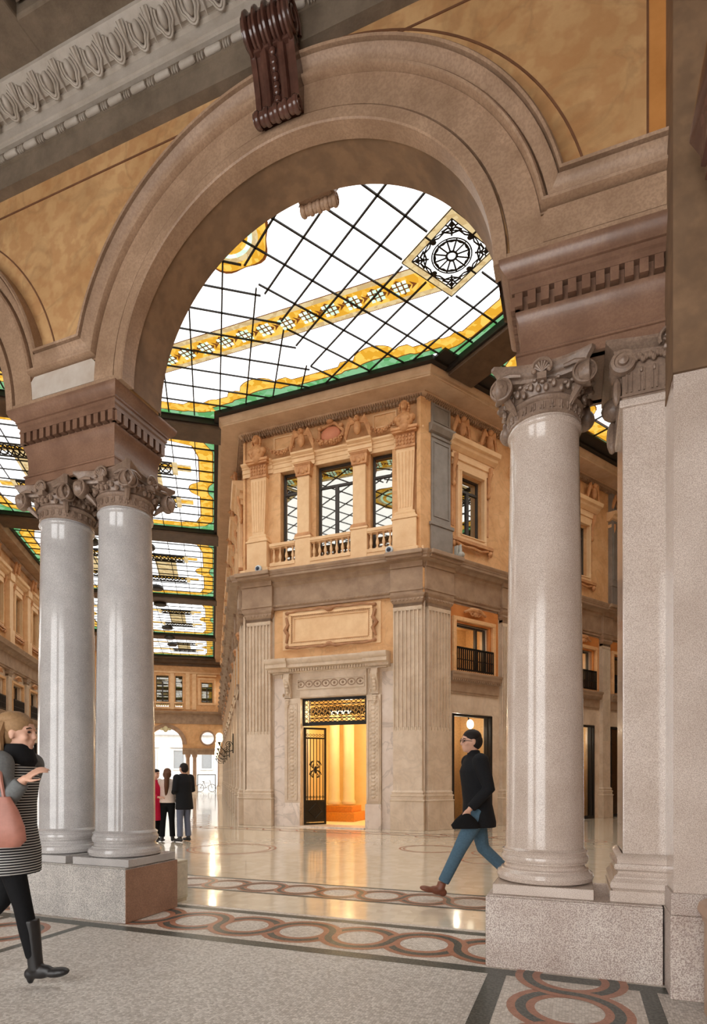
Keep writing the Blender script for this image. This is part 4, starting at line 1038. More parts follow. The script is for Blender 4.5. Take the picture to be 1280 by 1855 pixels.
# ------------------------------------------------------------------ right wing + left walls: repeated window bays
def upper_window_parts(t):
    """surround of an upper window, local: centred x, wall plane y=0, z from sill"""
    m = MB(); rect_frame(m, -.53, .53, -.12, 1.72, .12, -.1, .0); rect_frame(m, -.44, .44, -.03, 1.62, .03, -.13, -.08); m.build('surround', terra_light, t, bevel=.01)
    m = MB(); m.box(-.78, .78, -.12, 0, 1.85, 1.95); m.prism_x([(0, 2.05), (-.1, 2.05), (-.2, 2.12), (-.22, 2.18), (-.3, 2.2), (-.33, 2.3), (0, 2.34)], -.85, .85); m.box(-.7, .7, -.08, 0, 1.72, 2.05); m.build('hood', terra_light, t, bevel=.006)
    for s in (-1, 1):
        m = MB(); m.tube([(s*.64, -.03, 1.3), (s*.64, -.07, 1.4), (s*.64, -.06, 1.6), (s*.64, -.13, 1.8), (s*.64, -.14, 1.95)], [.035, .05, .045, .06, .06], 8); m.ell((s*.64, -.06, 1.25), (.06, .05, .07), 8, 6); m.box(s*.64-.05, s*.64+.05, -.02, 0, .2, 1.2); m.build('bracket', carve, t, smooth=True)
    m = MB(); m.box(-.75, .75, -.14, 0, -.2, -.12); m.tube([(-.6, -.08, -.22), (-.3, -.1, -.3), (0, -.1, -.27), (.3, -.1, -.3), (.6, -.08, -.22)], .035, 7)
    for s in (-1, 1): m.ell((s*.68, -.08, -.27), (.07, .06, .09), 8, 6)
    m.build('sill', carve, t, smooth=True)
uw = thing('window_surround', 'hooded orange stone surround of the first upper window on the right wing', 'window surround', FRT, BX0+.765, WY, 7.43, 'hooded window surrounds'); upper_window_parts(uw)
def lower_window_parts(t):
    m = MB(); rect_frame(m, -.78, .78, -.06, 1.36, .1, -.1, 0); m.build('surround', terra, t, bevel=.01)
    m = MB(); m.tube([(-.4, -.08, 1.5), (-.15, -.1, 1.6), (0, -.13, 1.58), (.15, -.1, 1.6), (.4, -.08, 1.5)], [.03, .05, .07, .05, .03], 8)
    for s in (-1, 1): m.tube([(s*.12+s*p[0], -.09, 1.5+p[1]) for p in spiral(.09, .02, 1.4, 16)], .02, 5)
    m.ell((0, -.1, 1.5), (.09, .06, .08), 10, 6); m.build('crest', carve, t, smooth=True)
lw = thing('window_surround', 'crested orange surround of the first mezzanine window on the right wing', 'window surround', FRT, BX0+.83, WY-.04, 3.97, 'crested mezzanine surrounds'); lower_window_parts(lw)
def railing(t):
    m = MB(); m.box(-.68, .68, -.03, .0, .55, .6); m.box(-.68, .68, -.03, 0, .02, .06); m.box(-.68, .68, -.03, 0, .28, .3); m.build('rail', black_iron, t)
    m = MB()
    for i in range(19): x = -.67+i*.0744; m.box(x-.012, x+.012, -.03, 0, .0, .6)
    m.build('bars', black_iron, t)
rl = thing('window_railing', 'dark iron railing at the foot of the first mezzanine window, right wing', 'railing', FRT, BX0+.83, WY-.12, 3.97, 'mezzanine railings'); railing(rl)
def belt(t, w):
    m = MB(); m.prism_x([(0, 3.4), (-.03, 3.4), (-.03, 3.44), (-.05, 3.46), (-.05, 3.7), (-.09, 3.74), (-.16, 3.8), (-.16, 3.86), (-.2, 3.9), (-.2, 3.94), (0, 3.95)], -w/2, w/2)
    m.build('moulding', trav_dark, t); m = MB(); dentils(m, -w/2, w/2, -.13, -.05, 3.72, 3.78, .07, .04); m.build('dentils', trav_dark, t)
bt = thing('belt_course', 'dentilled belt course below the first mezzanine window, right wing', 'belt course', FRT, BX0+.91, WY, 0, 'belt courses'); belt(bt, 1.82)
def shop(t):
    m = MB(); w = .74
    m.box(-w, -w+.06, -.02, .1, 0, 2.9); m.box(w-.06, w, -.02, .1, 0, 2.9); m.box(w-.2, w-.15, -.02, .1, 0, 2.9); m.box(-w, w, -.02, .1, 2.84, 2.9); m.box(-w, w, -.02, .1, 0, .08); m.build('frame', black, t)
    m = MB(); m.add([(-w+.06, .04, .08), (w-.06, .04, .08), (w-.06, .04, 2.84), (-w+.06, .04, 2.84)], [(0,1,2,3)]); m.build('pane', pane_lo, t)
    m = MB(); a, b, c, d, y0, y1 = -.9, .9, 0, 3.1, .2, 1.3
    m.add([(a,y0,c),(b,y0,c),(b,y1,c),(a,y1,c),(a,y0,d),(b,y0,d),(b,y1,d),(a,y1,d)], [(3,2,6,7),(0,3,7,4),(2,1,5,6),(4,7,6,5),(0,1,2,3)]); m.build('display_backing', room_warm, t)
sh = thing('shop_window', 'tall glazed shop window on the right wing, first beyond the corner', 'shop window', FRT, BX0+.86, WY, 0, 'shop windows'); shop(sh)
t = thing('oval_spotlight', 'bright oval spotlight glowing inside the first shop window of the right wing', 'spotlight', FRT, BX0+1.15, WY+.35, 2.7)
m = MB(); m.ell((0, 0, 0), (.13, .05, .13), 16, 10, Matrix.Rotation(.5, 3, 'Y')); m.build('lens', emis('warm_spot', (1, .87, .65, 1), 4), t, smooth=True)
m = MB(); m.tube([(0, .05, .05), (0, .08, .3)], .02, 8); m.build('stem', black_iron, t)
for k_ in range(3): point(FRT, BX0+1.0+k_*PITCH, WY+.7, 2.6, 16, (1, .9, .74), .05)
for k in range(0, 6):
    b = bays_r[k]
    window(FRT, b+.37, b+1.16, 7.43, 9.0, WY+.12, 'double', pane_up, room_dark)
    window(FRT, b+.2, b+1.46, 3.97, 5.2, WY+.15, 'plain', pane_lo, room_warm)
    m = MB(); m.box(b+1.08, b+1.14, WY+.1, WY+.18, 4.0, 5.18); o_ = bpy.data.objects['window_%d' % ncount['window']]; m.build('mullion', win_frame, o_)
    if k:
        dup(uw, FRT, b+.765, WY, 7.43, 'hooded orange stone surround of the %s upper window on the right wing' % ords[k])
        dup(lw, FRT, b+.83, WY-.04, 3.97, 'crested orange surround of the %s mezzanine window on the right wing' % ords[k])
        dup(rl, FRT, b+.83, WY-.12, 3.97, 'dark iron railing at the foot of the %s mezzanine window, right wing' % ords[k])
        dup(bt, FRT, b+.91, WY, 0, 'dentilled belt course below the %s mezzanine window, right wing' % ords[k])
        dup(sh, FRT, b+.86, WY, 0, 'tall glazed shop window on the right wing, %s beyond the corner' % ords[k])
    if k < 3: point(FRT, b+.83, WY+.7, 4.9, 10, (1, .76, .5), .05)
# frieze sculptures on the right wing
eg = thing('eagle_sculpture', 'winged carved figure over the first upper window of the right wing, left one', 'sculpture', FRT, 1.25, 0.04, 9.8, 'winged figures of the right wing'); wings(eg, 0, .26, .5)
for k in range(5):
    for j, x in enumerate((1.25, 2.25)):
        if k == 0 and j == 0: continue
        dup(eg, FRT, x+k*PITCH, .04, 9.8, 'winged carved figure over the %s upper window of the right wing, %s one' % (ords[k], ('left', 'right')[j]))
    o = swag(-.38, .38, 0, .17).build('garland', carve, None, smooth=True, fr=FRT, loc=(1.75+k*PITCH, .06, 10.02)); tag(o, 'carved garland over the %s upper window of the right wing' % ords[k], 'garland', 'garlands of the right wing')
# grey panelled corner pilaster of the upper storey
t = thing('grey_panel', 'tall grey panelled pilaster round the corner of the upper storey', 'panelled pilaster', FRT, .555, 0, 6.66)
m = MB(); m.box(-.32, .32, -.02, .12, 0, 3.7); m.build('backing', grey_panel, t, bevel=.01)
m = MB(); m.box(-.36, .36, -.05, 0, 0, .72); m.box(-.39, .39, -.08, 0, .72, .8); rect_frame(m, -.26, .26, .95, 2.78, .03, -.04, 0); m.box(-.33, .33, -.05, 0, 2.86, 2.92); m.prism_x([(0, 2.95), (-.08, 2.98), (-.13, 3.1), (-.13, 3.16), (0, 3.18)], -.4, .4); rect_frame(m, -.26, .26, 3.25, 3.66, .03, -.04, 0); m.build('mouldings', grey_panel, t, bevel=.006)
t = copy_tree(t); t.location = FRT.p(5.41+.72*PITCH+1.27, 0, 6.66); t['label'] = 'tall grey panelled pilaster further along the right wing, seen between column and pilaster'
m = MB(); m.box(-.05, .28, -.02, .12, 6.66, 10.4); o = m.build('corner_pier', terra, None, fr=FRT, loc=(-.05, .03, 0)); tag(o, 'orange plaster corner pier of the upper storey beside the grey panel', 'corner pier')
t = thing('security_camera', 'small grey security camera on the right wing ledge near the corner', 'security camera', FRT, 1.02, -.15, 6.68)
m = MB(); m.box(-.07, .07, -.02, .1, 0, .34); m.build('bracket', plain('camera_grey', lin(170, 168, 160), .4), t, bevel=.02)
m = MB(); m.ell((0, -.08, .08), (.08, .1, .08), 14, 10); m.lathe([(.05, .12), (.03, .3), (.03, .34)], 0, -.06, 12); m.build('camera_head', MATS['camera_grey'], t, smooth=True)

# left side wall of the block: windows, surrounds, lantern brackets
for k in range(12):
    b = bays_l[k]; c = b+1.0
    t = dup(uw, FL, c, WY, 7.43, 'hooded upper window surround on the receding left side wall, %s from the corner' % ords[k]); t['group'] = 'hooded surrounds of the left side wall'
    t = dup(lw, FL, c-.05, WY, 3.97, 'crested mezzanine surround on the receding left side wall, %s from the corner' % ords[k]); t['group'] = 'mezzanine surrounds of the left side wall'
    t = dup(bt, FL, b+.91, WY, 0, 'belt course on the receding left side wall, %s bay from the corner' % ords[k]); t['group'] = 'belt courses of the left side wall'
    t = dup(sh, FL, c-.05, WY, 0, 'shop window on the receding left side wall, %s from the corner' % ords[k]); t['group'] = 'shop windows of the left side wall'
    window(FL, b+.6, b+1.4, 7.43, 9.0, WY+.12, 'double', pane_up, room_dark); window(FL, b+.3, b+1.6, 3.97, 5.2, WY+.15, 'plain', pane_lo, room_warm)
    t = dup(eg, FL, c, .0, 9.8, 'winged carved figure on the receding left side wall, %s from the corner' % ords[k]); t['group'] = 'winged figures of the left side wall'
globe_m = emis('lit_globe_glass', (1, .80, .52, 1), 3.2)
def sconce(t):
    m = MB(); m.box(-.06, .06, -.04, 0, -.35, .35)
    m.tube([(0, -.03, -.25), (0, -.25, -.32), (0, -.45, -.15), (0, -.5, .1)], .018, 7); m.tube([(0, -.03+p[0]*1-.14, -.05+p[1]) for p in spiral(.13, .02, 1.7)], .014, 6)
    m.tube([(-.2, -.5, .0), (-.1, -.5, -.08), (0, -.5, 0), (.1, -.5, -.08), (.2, -.5, .0)], .014, 6)
    for x, z in ((0, .12), (-.2, .02), (.2, .02)): m.lathe([(.02, z-.04), (.055, z), (.06, z+.02)], x, -.5, 12)
    m.build('bracket', bronze, t, smooth=True)
    for x, z in ((0, .25), (-.2, .14), (.2, .14)):
        m = MB(); m.ell((x, -.5, z), (.125, .125, .125), 18, 12); m.build('globe', globe_m, t, smooth=True)
sc = thing('globe_wall_lamp', 'bronze wall lamp with three lit globes on the left side wall, nearest the corner', 'wall lamp', FL, bays_l[1]-.2775, -.01, 2.5, 'globe lamps on the left side wall'); sconce(sc)
for i, k in enumerate((3, 5, 7, 9)):
    dup(sc, FL, bays_l[k]-.2775, -.01, 2.5, 'bronze wall lamp with three lit globes on the left side wall, %s from the corner' % ords[i+1])
for k in (1, 3, 5, 7): point(FL, bays_l[k]-.2775, -.75, 3.2, 22, (1, .72, .42), .12)

# ================================================================== west wall of the left arm (seen far left)
m = MB(); wb = [8+k*PITCH for k in range(18)]
holes = [(b+.4, b+1.4, 3.97, 5.2) for b in wb]+[(b+.3, b+1.5, 0, 2.92) for b in wb]
wall_holes(m, 8, 52, 0, 5.72, holes, .3, WY); struct('wall_left', m, trav, fr=FW)
m = MB(); wall_holes(m, 8, 52, 6.6, 10.45, [(b+.5, b+1.3, 7.43, 9.0) for b in wb], .25, WY); struct('wall_left.001', m, terra, fr=FW)
pw = [FW.p(5, 0).to_2d(), FW.p(49.2, 0).to_2d()]
t = thing('west_entablature', 'dark stone entablature along the far left wall of the gallery', 'entablature', FW, 28, 0, 5.7)
part('architrave', [(-.2, 5.70), (-.03, 5.70), (-.03, 5.76), (.015, 5.79), (.015, 5.83), (-.03, 5.85), (-.03, 6.34), (-.2, 6.34)], trav_dark, pw, t)
part('cornice', [(-.2, 6.30), (0, 6.33), (.03, 6.42), (.13, 6.48), (.24, 6.48), (.26, 6.57), (.31, 6.635), (.31, 6.65), (-.2, 6.66)], trav_dark, pw, t)
t = thing('west_crowning_cornice', 'projecting cornice under the glass roof on the far left wall', 'cornice', FW, 28, 0, 10.4)
part('soffit', [(-.2, 10.40), (-.06, 10.40), (.06, 10.5), (.06, 10.53), (.50, 10.53), (.52, 10.63), (.58, 10.71), (.58, 10.74), (-.2, 10.74)], trav_dark, pw, t)
part('gutter', [(-.3, 10.745), (.66, 10.745), (.66, 10.852), (-.3, 10.852)], black, pw, t, smooth=False)
for k in range(4, 14):
    b = wb[k]; c = b+.9
    for src, x, y, z, nm in ((uw, c, WY, 7.43, 'hooded upper window surround'), (lw, c, WY, 3.97, 'crested mezzanine surround'), (bt, b+.91, WY, 0, 'belt course'), (sh, c, WY, 0, 'shop window'), (rl, c, WY-.1, 3.97, 'iron window railing'), (pn, b-.2775, 0, 0, 'narrow fluted pilaster'), (eg, c-.5, 0, 9.8, 'winged carved figure')):
        t = dup(src, FW, x, y, z, '%s on the far left gallery wall, %s bay' % (nm, ords[k-4])); t['group'] = '%ss of the far left wall' % nm
    o = herm_ = None
    window(FW, b+.5, b+1.3, 7.43, 9.0, WY+.12, 'double', pane_up, room_dark); window(FW, b+.4, b+1.4, 3.97, 5.2, WY+.15, 'plain', pane_lo, room_warm)
    t = thing('wall_strip', 'orange stone strip pilaster of the upper storey on the far left wall, %s bay' % ords[k-4], 'pilaster', FW, b-.28, 0, 6.66, 'upper strip pilasters of the far left wall')
    m = MB(); m.box(-.22, .22, -.06, .12, 0, 2.7); m.box(-.28, .28, -.12, .12, 2.7, 3.0); m.box(-.28, .28, -.1, .12, 0, .7); m.build('shaft', terra_light, t, bevel=.01)

# ================================================================== end wall of the left arm
x0, x1 = -8.1, 1.4
m = MB()
holes = [(-6.9, -6.2, 6.9, 9.4), (-4.38, -3.42, 6.9, 9.4), (-2.91, -2.36, 6.9, 9.4), (-5.45, -4.9, 6.9, 9.4), (-.89, -.02, 7.3, 8.94)]
wall_holes(m, x0, x1, 6.4, 10.9, holes, .3, 0); struct('wall_end', m, terra, fr=FE)
cx_ = -3.65; R_ = 1.3
pts = [(x0, 3.55), (cx_-R_, 3.55)]+[(cx_+R_*math.cos(PI-PI*i/24), 3.9+R_*math.sin(PI-PI*i/24)) for i in range(25)]+[(cx_+R_, 3.55), (x1, 3.55), (x1, 5.6), (x0, 5.6)]
oc = (-.4, 4.42, .52)
# split around the round window
ptsL = [(x0, 3.55), (cx_-R_, 3.55)]+[(cx_+R_*math.cos(PI-PI*i/24), 3.9+R_*math.sin(PI-PI*i/24)) for i in range(25)]+[(cx_+R_, 3.55), (oc[0], 3.55)]
ptsL += [(oc[0], oc[1]-oc[2])]+[(oc[0]+oc[2]*math.cos(-PI/2-PI*i/16), oc[1]+oc[2]*math.sin(-PI/2-PI*i/16)) for i in range(1, 17)]+[(oc[0], 5.6), (x0, 5.6)]
ptsR = [(oc[0], 3.55), (x1, 3.55), (x1, 5.6), (oc[0], 5.6), (oc[0], oc[1]+oc[2])]+[(oc[0]+oc[2]*math.cos(PI/2-PI*i/16), oc[1]+oc[2]*math.sin(PI/2-PI*i/16)) for i in range(1, 17)]
m = MB(); m.prism_y(ptsL, 0, .5); m.prism_y(ptsR, 0, .5); struct('wall_end.001', m, terra, fr=FE)
m = MB(); m.box(x0, cx_-R_, 0, .5, 0, 3.1); m.box(.5, x1, 0, .5, 0, 3.1); struct('wall_end.002', m, trav, fr=FE)
t = thing('end_entablature', 'brown entablature across the distant end wall', 'entablature', FE, -3.3, 0, 5.55)
m = MB(); m.prism_x([(.1, 0), (-.05, 0), (-.05, .75), (-.15, .8), (-.3, .86), (-.33, 1.0), (.1, 1.05)], -4.8, 4.6); m.build('moulding', trav_dark, t)
t = thing('end_cornice', 'dark cornice at the top of the distant end wall', 'cornice', FE, -3.3, 0, 10.2)
m = MB(); m.prism_x([(.1, 0), (-.1, 0), (-.15, .15), (-.5, .2), (-.6, .4), (-.6, .7), (.1, .7)], -4.8, 4.6); m.build('moulding', beam_brown, t)
t = thing('end_archivolt', 'stone archivolt of the distant arched exit', 'arch moulding', FE, cx_, 0, 3.9)
archivolt(FE, 0, 0, R_, [(-.02, -.05), (-.02, .04), (.25, .06), (.27, .1), (.32, .1), (.32, -.02)], 0, PI, 40, 1, 0).build('moulding', arch_stone, t, smooth=True)
m = MB(); m.ell((0, -.12, R_-.1), (.2, .14, .25), 12, 8); m.ell((-.25, -.08, R_-.1), (.2, .08, .1), 10, 6); m.ell((.25, -.08, R_-.1), (.2, .08, .1), 10, 6); m.build('crest', stone('gilded_stucco', lin(190, 180, 140), lin(220, 210, 170), 6, .5, .1), t, smooth=True)
o = MB(); ring_ = [(oc[0]+.56*math.cos(2*PI*i/32), -.02, oc[1]+.56*math.sin(2*PI*i/32)) for i in range(32)]; o.tube(ring_, .07, 8, True)
t = o.build('round_window_frame', arch_stone, None, smooth=True, fr=FE); tag(t, 'round moulded window frame on the distant end wall', 'window frame')
m = MB()
m.prism_x([(.5, 3.1), (-.05, 3.1), (-.05, 3.4), (-.14, 3.46), (-.16, 3.58), (.5, 3.58)], cx_+R_, x1); o = m.build('end_lintel', trav_dark, None, fr=FE); tag(o, 'stone lintel over the columns of the distant exit', 'lintel')
ec = thing('end_column', 'slender stone column of the distant exit, left of the pair', 'column', FE, -1.95, .2, 0, 'columns of the distant exit')
m = MB(); m.box(-.22, .22, -.22, .22, 0, .5); m.build('pedestal', trav, ec)
m = MB(); m.lathe([(.2, .5), (.21, .55), (.17, .62), (.16, .7), (.14, 2.8), (.15, 2.84), (.2, 2.95), (.21, 3.0), (.21, 3.1)], 0, 0, 20); m.build('shaft', arch_stone, ec, smooth=True)
for x, lab in ((-1.42, 'right of the pair'), (cx_-R_-.3, 'left of the arch'), (.55, 'at the far right')): dup(ec, FE, x, .2, 0, 'slender stone column of the distant exit, %s' % lab)
for a, b in ((-6.9, -6.2), (-5.45, -4.9), (-4.38, -3.42), (-2.91, -2.36)): window(FE, a, b, 7.3, 9.36, .15, 'double' if b-a > .6 else 'single', pane_up, stone('greenish_room', lin(186, 186, 130), lin(206, 206, 160), 2, .7, 0))
window(FE, -.89, -.02, 7.35, 8.9, .15, 'double', pane_up, MATS['greenish_room'])
balustrade(FE, -4.5, -3.3, 6.73, .55, 'stone balustrade below the wide window on the distant end wall', 7, -.04, group='balustrades of the end wall')
balustrade(FE, -3.0, -2.27, 6.73, .55, 'stone balustrade below the narrow window on the distant end wall', 5, -.04, group='balustrades of the end wall')
m = MB()
for x in (-5.9, -4.68, -3.15, -1.95, -1.45): m.box(x-.16, x+.16, -.06, 0, 6.7, 9.7)
rect_frame(m, -1.15, .25, 7.1, 9.3, .16, -.05, 0); m.box(-1.2, .3, -.2, 0, 9.4, 9.55); m.box(x0, x1, -.08, 0, 9.6, 9.75)
o = m.build('wall_mouldings', terra_light, None, fr=FE, bevel=.01); tag(o, 'orange pilaster strips and window moulding on the distant end wall', 'wall moulding')
# exterior beyond the exits: pale building across the street
bld = thing('street_building', 'white sunlit stone building across the street beyond the far exits', 'building', FE, -3, 14, 0)
white = stone('white_plaster', lin(168, 168, 168), lin(182, 182, 182), 3, .8, .05)
m = MB(); m.box(-14, 14, 0, 1, -.3, 16); m.box(-14, 14, -.3, 0, 5.6, 5.9); m.build('facade_wall', white, bld)
for x in (-6, -3.2, -.4, 2.4, 5.2):
    m = MB(); m.box(x-.5, x+.5, -.03, .05, 2.2, 4.0); f = m.build('window', plain('grey_shutter', lin(120, 124, 128), .6), bld)
    m = MB(); rect_frame(m, x-.65, x+.65, 2.0, 4.15, .15, -.1, 0); m.prism_y([(x-.9, 4.3), (x+.9, 4.3), (x, 4.8)], -.2, 0); m.build('window_trim', white, f)
sw = MB(); sw.box(-14, 16, .5, 14, -.12, -.005); struct('floor.004', sw, stone('grey_street_paving', lin(150, 150, 148), lin(166, 166, 164), 5, .7, .05), fr=FE)
t = thing('bicycle', 'small dark bicycle parked outside the distant right exit', 'bicycle', FE, -.55, 2.6, 0)
for x in (-.5, .5):
    m = MB(); m.tube([(x+.32*math.cos(2*PI*i/24), 0, .33+.32*math.sin(2*PI*i/24)) for i in range(24)], .02, 6, True)
    for i in range(6): m.tube([(x, 0, .33), (x+.3*math.cos(i*PI/3), 0, .33+.3*math.sin(i*PI/3))], .004, 3)
    m.build('wheel', black_iron, t)
m = MB(); m.tube([(-.5, 0, .33), (-.2, 0, .78), (.35, 0, .75), (0, 0, .33), (-.5, 0, .33)], .018, 6); m.tube([(0, 0, .33), (-.2, 0, .85)], .018, 6); m.tube([(.5, 0, .33), (.33, 0, .95), (.25, .2, .98)], .018, 6); m.build('frame', black_iron, t)
m = MB(); m.ell((-.22, 0, .88), (.12, .06, .03), 10, 6); m.build('saddle', black_iron, t)
t = thing('exit_barrier', 'dark metal portal frame outside the distant right exit', 'frame', FE, -.5, 1.6, 0)
m = MB(); m.box(-.75, -.69, 0, .06, 0, 1.5); m.box(.69, .75, 0, .06, 0, 1.5); m.box(-.75, .75, 0, .06, 1.44, 1.5); m.build('posts', black_iron, t)

# ================================================================== glass roofs
ZG = 10.86
g_white = emis('white_backlit_glass', (1, .995, .98, 1), GLASS, .03, 2)
g_yel = emis('amber_glass', (.95, .56, .10, 1), GLASS*.45, .1, 8, (.72, .36, .03, 1), vor=7)
g_tan = emis('tan_glass', (.93, .72, .38, 1), GLASS*.34, .1, 8, (.74, .52, .24, 1), vor=9)
g_grn = emis('green_glass', (.16, .52, .18, 1), GLASS*.30, .1, 8, (.34, .72, .38, 1), vor=6)
g_red = emis('rust_glass', (.42, .13, .03, 1), GLASS*.2, .1, 8, vor=8)
g_mint = emis('mint_glass', (.62, .92, .66, 1), GLASS*.6, .1, 8, vor=8)
HOR = Matrix.Identity(3)
def gr_uv(g, r): return G*g+GR*r
sky = thing('junction_skylight', 'large stained glass roof over the junction in front of the corner block', 'skylight', FA, -5.8, 9, ZG)
def skpart(name, mb, mat, par):
    o = mb.build(name, mat, par); return o
# junction glass polygon in (u,v) relative to the axis
AX = -5.79
jl = [(-12.3, 5.2), (.75, 5.2), (AX+8.9, 7.9)]
def W2(u, v): return (u+5.8, v-9)
def g2uv(g, r): p = gr_uv(g, r); return (U.dot(p), V.dot(p))
pA = g2uv(16.05, .16); pB = g2uv(16.05, -7.5); pC = g2uv(11.2, -7.5)
mir = lambda p: (2*AX-p[0], p[1])
poly = [W2(*mir(pC)), W2(*mir(pB)), W2(*mir(pA)), W2(AX+2.9, 13.05), W2(AX-2.9, 13.05), W2(*pA), W2(*pB), W2(*pC)]
m = MB(); m.add([(x, y, 0) for x, y in poly], [tuple(range(len(poly)))]); skpart('glass_sheet', m, g_white, sky)
def flatp(mb, pts, z): mb.add([(*W2(*p), z) for p in pts], [tuple(range(len(pts)))])
def strip_line(mb, path, w0, w1, z):
    """flat band beside a path in (u,v): offset w0..w1 to the right of travel"""
    P = [Vector(p) for p in path]; A = miter_path(P, w0, False); B = miter_path(P, w1, False)
    for i in range(len(P)-1): flatp(mb, [A[i], A[i+1], B[i+1], B[i]], z)
edge = [pB, pA, (AX-2.95, 13.0), (AX+2.95, 13.0), mir(pA), mir(pB)]
# scalloped yellow + green border: sample the edge and modulate its width
def border(mb_y, mb_g, mb_r, p, q, base=.38, lobe=.42, nl=2, phase=.5):
    p = Vector(p); q = Vector(q); L = (q-p).length; t_ = (q-p)/L; nn = Vector((t_.y, -t_.x)); N = 60
    def wdt(s):
        x = (s*nl+phase) % 1.0; d = abs(x-.5); b = 0
        if d < .17: b = lobe*math.sqrt(max(0, 1-(d/.17)**2))
        elif d < .3: b = .12
        return base+b
    for i in range(N):
        s0, s1 = i/N, (i+1)/N; a, b = p+t_*L*s0, p+t_*L*s1; w0, w1 = wdt(s0), wdt(s1)
        flatp(mb_r, [a, b, b+nn*(w1+.02), a+nn*(w0+.02)], -.004)
        flatp(mb_y, [a, b, b+nn*w1, a+nn*w0], -.006)
        f = lambda w: .13+(w-base)*.45
        flatp(mb_r, [a, b, b+nn*(f(w1)+.025), a+nn*(f(w0)+.025)], -.008)
        flatp(mb_g, [a, b, b+nn*f(w1), a+nn*f(w0)], -.010)
y_, g_, r_ = MB(), MB(), MB()
border(y_, g_, r_, (AX-3.0, 13.0), (AX+3.0, 13.0), .36, .34, 2, .0)
border(y_, g_, r_, pB, pA, .42, .4, 3, .5); border(y_, g_, r_, mir(pA), mir(pB), .42, .4, 3, .5)
pK = g2uv(13.9, .16)
border(y_, g_, r_, pA, (AX-3.0, 13.02), .3, .5, 1, .9); border(y_, g_, r_, (AX+3.0, 13.02), mir(pA), .3, .5, 1, .1)
border(y_, g_, r_, g2uv(11.2, -7.5), pB, .4, .4, 2, .5)
# ribbon along u
RV0, RV1 = 10.68, 11.36
for a, b in ((-10.4, 1.0),):
    flatp(r_, [(a, RV0-.02), (-2.80, RV0-.02), (-2.36, RV1+.02), (a, RV1+.02)], -.003)
tan = MB(); flatp(tan, [(-10.4, RV0), (-2.82, RV0), (-2.38, RV1), (-10.4, RV1)], -.005)
flatp(y_, [(-10.4, RV0+.11), (-2.80, RV0+.11), (-2.52, RV1-.11), (-10.4, RV1-.11)], -.008)
mint = MB(); red2 = MB(); vm = (RV0+RV1)/2
k = 0; u_ = -10.2
while u_ < -2.95:
    d = .19; k += 1
    for (e, f_) in ((0, 0),):
        flatp(red2, [(u_-d*1.15, vm-.05), (u_-.05, vm-d), (u_+d*1.15, vm-.0), (u_+.05, vm+d)], -.010)
    for iu in (-1, 0, 1):
        for iv in (-1, 0, 1):
            c = Vector((u_+iu*.105+iv*.01, vm+iv*.105-iu*.01)); s = .038
            flatp(mint, [c+Vector((-s, -s)), c+Vector((s, -s)), c+Vector((s, s)), c+Vector((-s, s))], -.013)
    flatp(red2, [(u_+.19, vm-.1), (u_+.33, vm+.0), (u_+.19, vm+.1), (u_+.24, vm)], -.010)
    u_ += .5
# central medallion: ring ornament on the axis near the arcade
cM = (AX, 8.8)
def disc(mb, c, r, z, n=32, sx=1, lob=0): flatp(mb, [(c[0]+(r+lob*math.cos(6*2*PI*i/n))*math.cos(2*PI*i/n)*sx, c[1]+(r+lob*math.cos(6*2*PI*i/n))*math.sin(2*PI*i/n)) for i in range(n)], z)
disc(r_, cM, .80, -.004, 48, 1, .05); disc(y_, cM, .76, -.009, 48, 1, .03); tan2 = MB(); disc(tan2, cM, .6, -.012); disc(mint, cM, .5, -.014); disc(y_, cM, .42, -.016); disc(mint, cM, .3, -.018)
for a, n_ in ((y_, 'amber_border'),): skpart(n_, a, g_yel, sky)
skpart('green_border', g_, g_grn, sky); skpart('rust_outline', r_, g_red, sky); tan.add(tan2.v, tan2.f); skpart('tan_border', tan, g_tan, sky); skpart('mint_pattern', mint, g_mint, sky); skpart('rust_lattice', red2, g_red, sky)
# glazing bars
bars = MB()
def barline(p, q, w=.016, z0=-.045, z1=-.02, mb=None, F_=None):
    p = Vector(p); q = Vector(q); t_ = (q-p).normalized(); n_ = Vector((t_.y, -t_.x))*w; F_ = F_ or W2
    pts = [p+n_, q+n_, q-n_, p-n_]
    (mb or bars).prism_z([F_(*a) for a in pts], z0, z1)
def clip_half(p, q, f):
    """clip segment to f(point)>=0 by sampling"""
    N = 240; best = None; start = None; segs = []
    for i in range(N+1):
        s = i/N; pt = (p[0]+(q[0]-p[0])*s, p[1]+(q[1]-p[1])*s); ok = f(pt)
        if ok and start is None: start = pt
        if ok: last = pt
        if not ok and start is not None: segs.append((start, last)); start = None
    if start is not None: segs.append((start, last))
    return segs
def inside(pt):
    x, y = W2(*pt); n = len(poly); c = False
    for i in range(n):
        x1_, y1_ = poly[i]; x2_, y2_ = poly[i-1]
        if (y1_ > y) != (y2_ > y) and x < (x2_-x1_)*(y-y1_)/(y2_-y1_)+x1_: c = not c
    return c
def w2uv(w, wn): p = WD*w+WN*wn; return (U.dot(p), V.dot(p))
def in_sq(pt):
    p = uv(*pt); w = WD.dot(p); n = WN.dot(p); return 7.02 < w < 8.31 and 6.98 < n < 8.28
# east half: grid square to the right arm
for k in range(-12, 14):
    wn = 8.92+.676*k
    for s in clip_half(w2uv(-2, wn), w2uv(22, wn), lambda p: p[0] > AX and inside(p) and not in_sq(p)):
        if (Vector(s[0])-Vector(s[1])).length > .1: barline(*s)
for k in range(-10, 26):
    w = 5.30+.6*k
    for s in clip_half(w2uv(w, -1), w2uv(w, 16), lambda p: p[0] > AX and inside(p) and not in_sq(p)):
        if (Vector(s[0])-Vector(s[1])).length > .1: barline(*s)
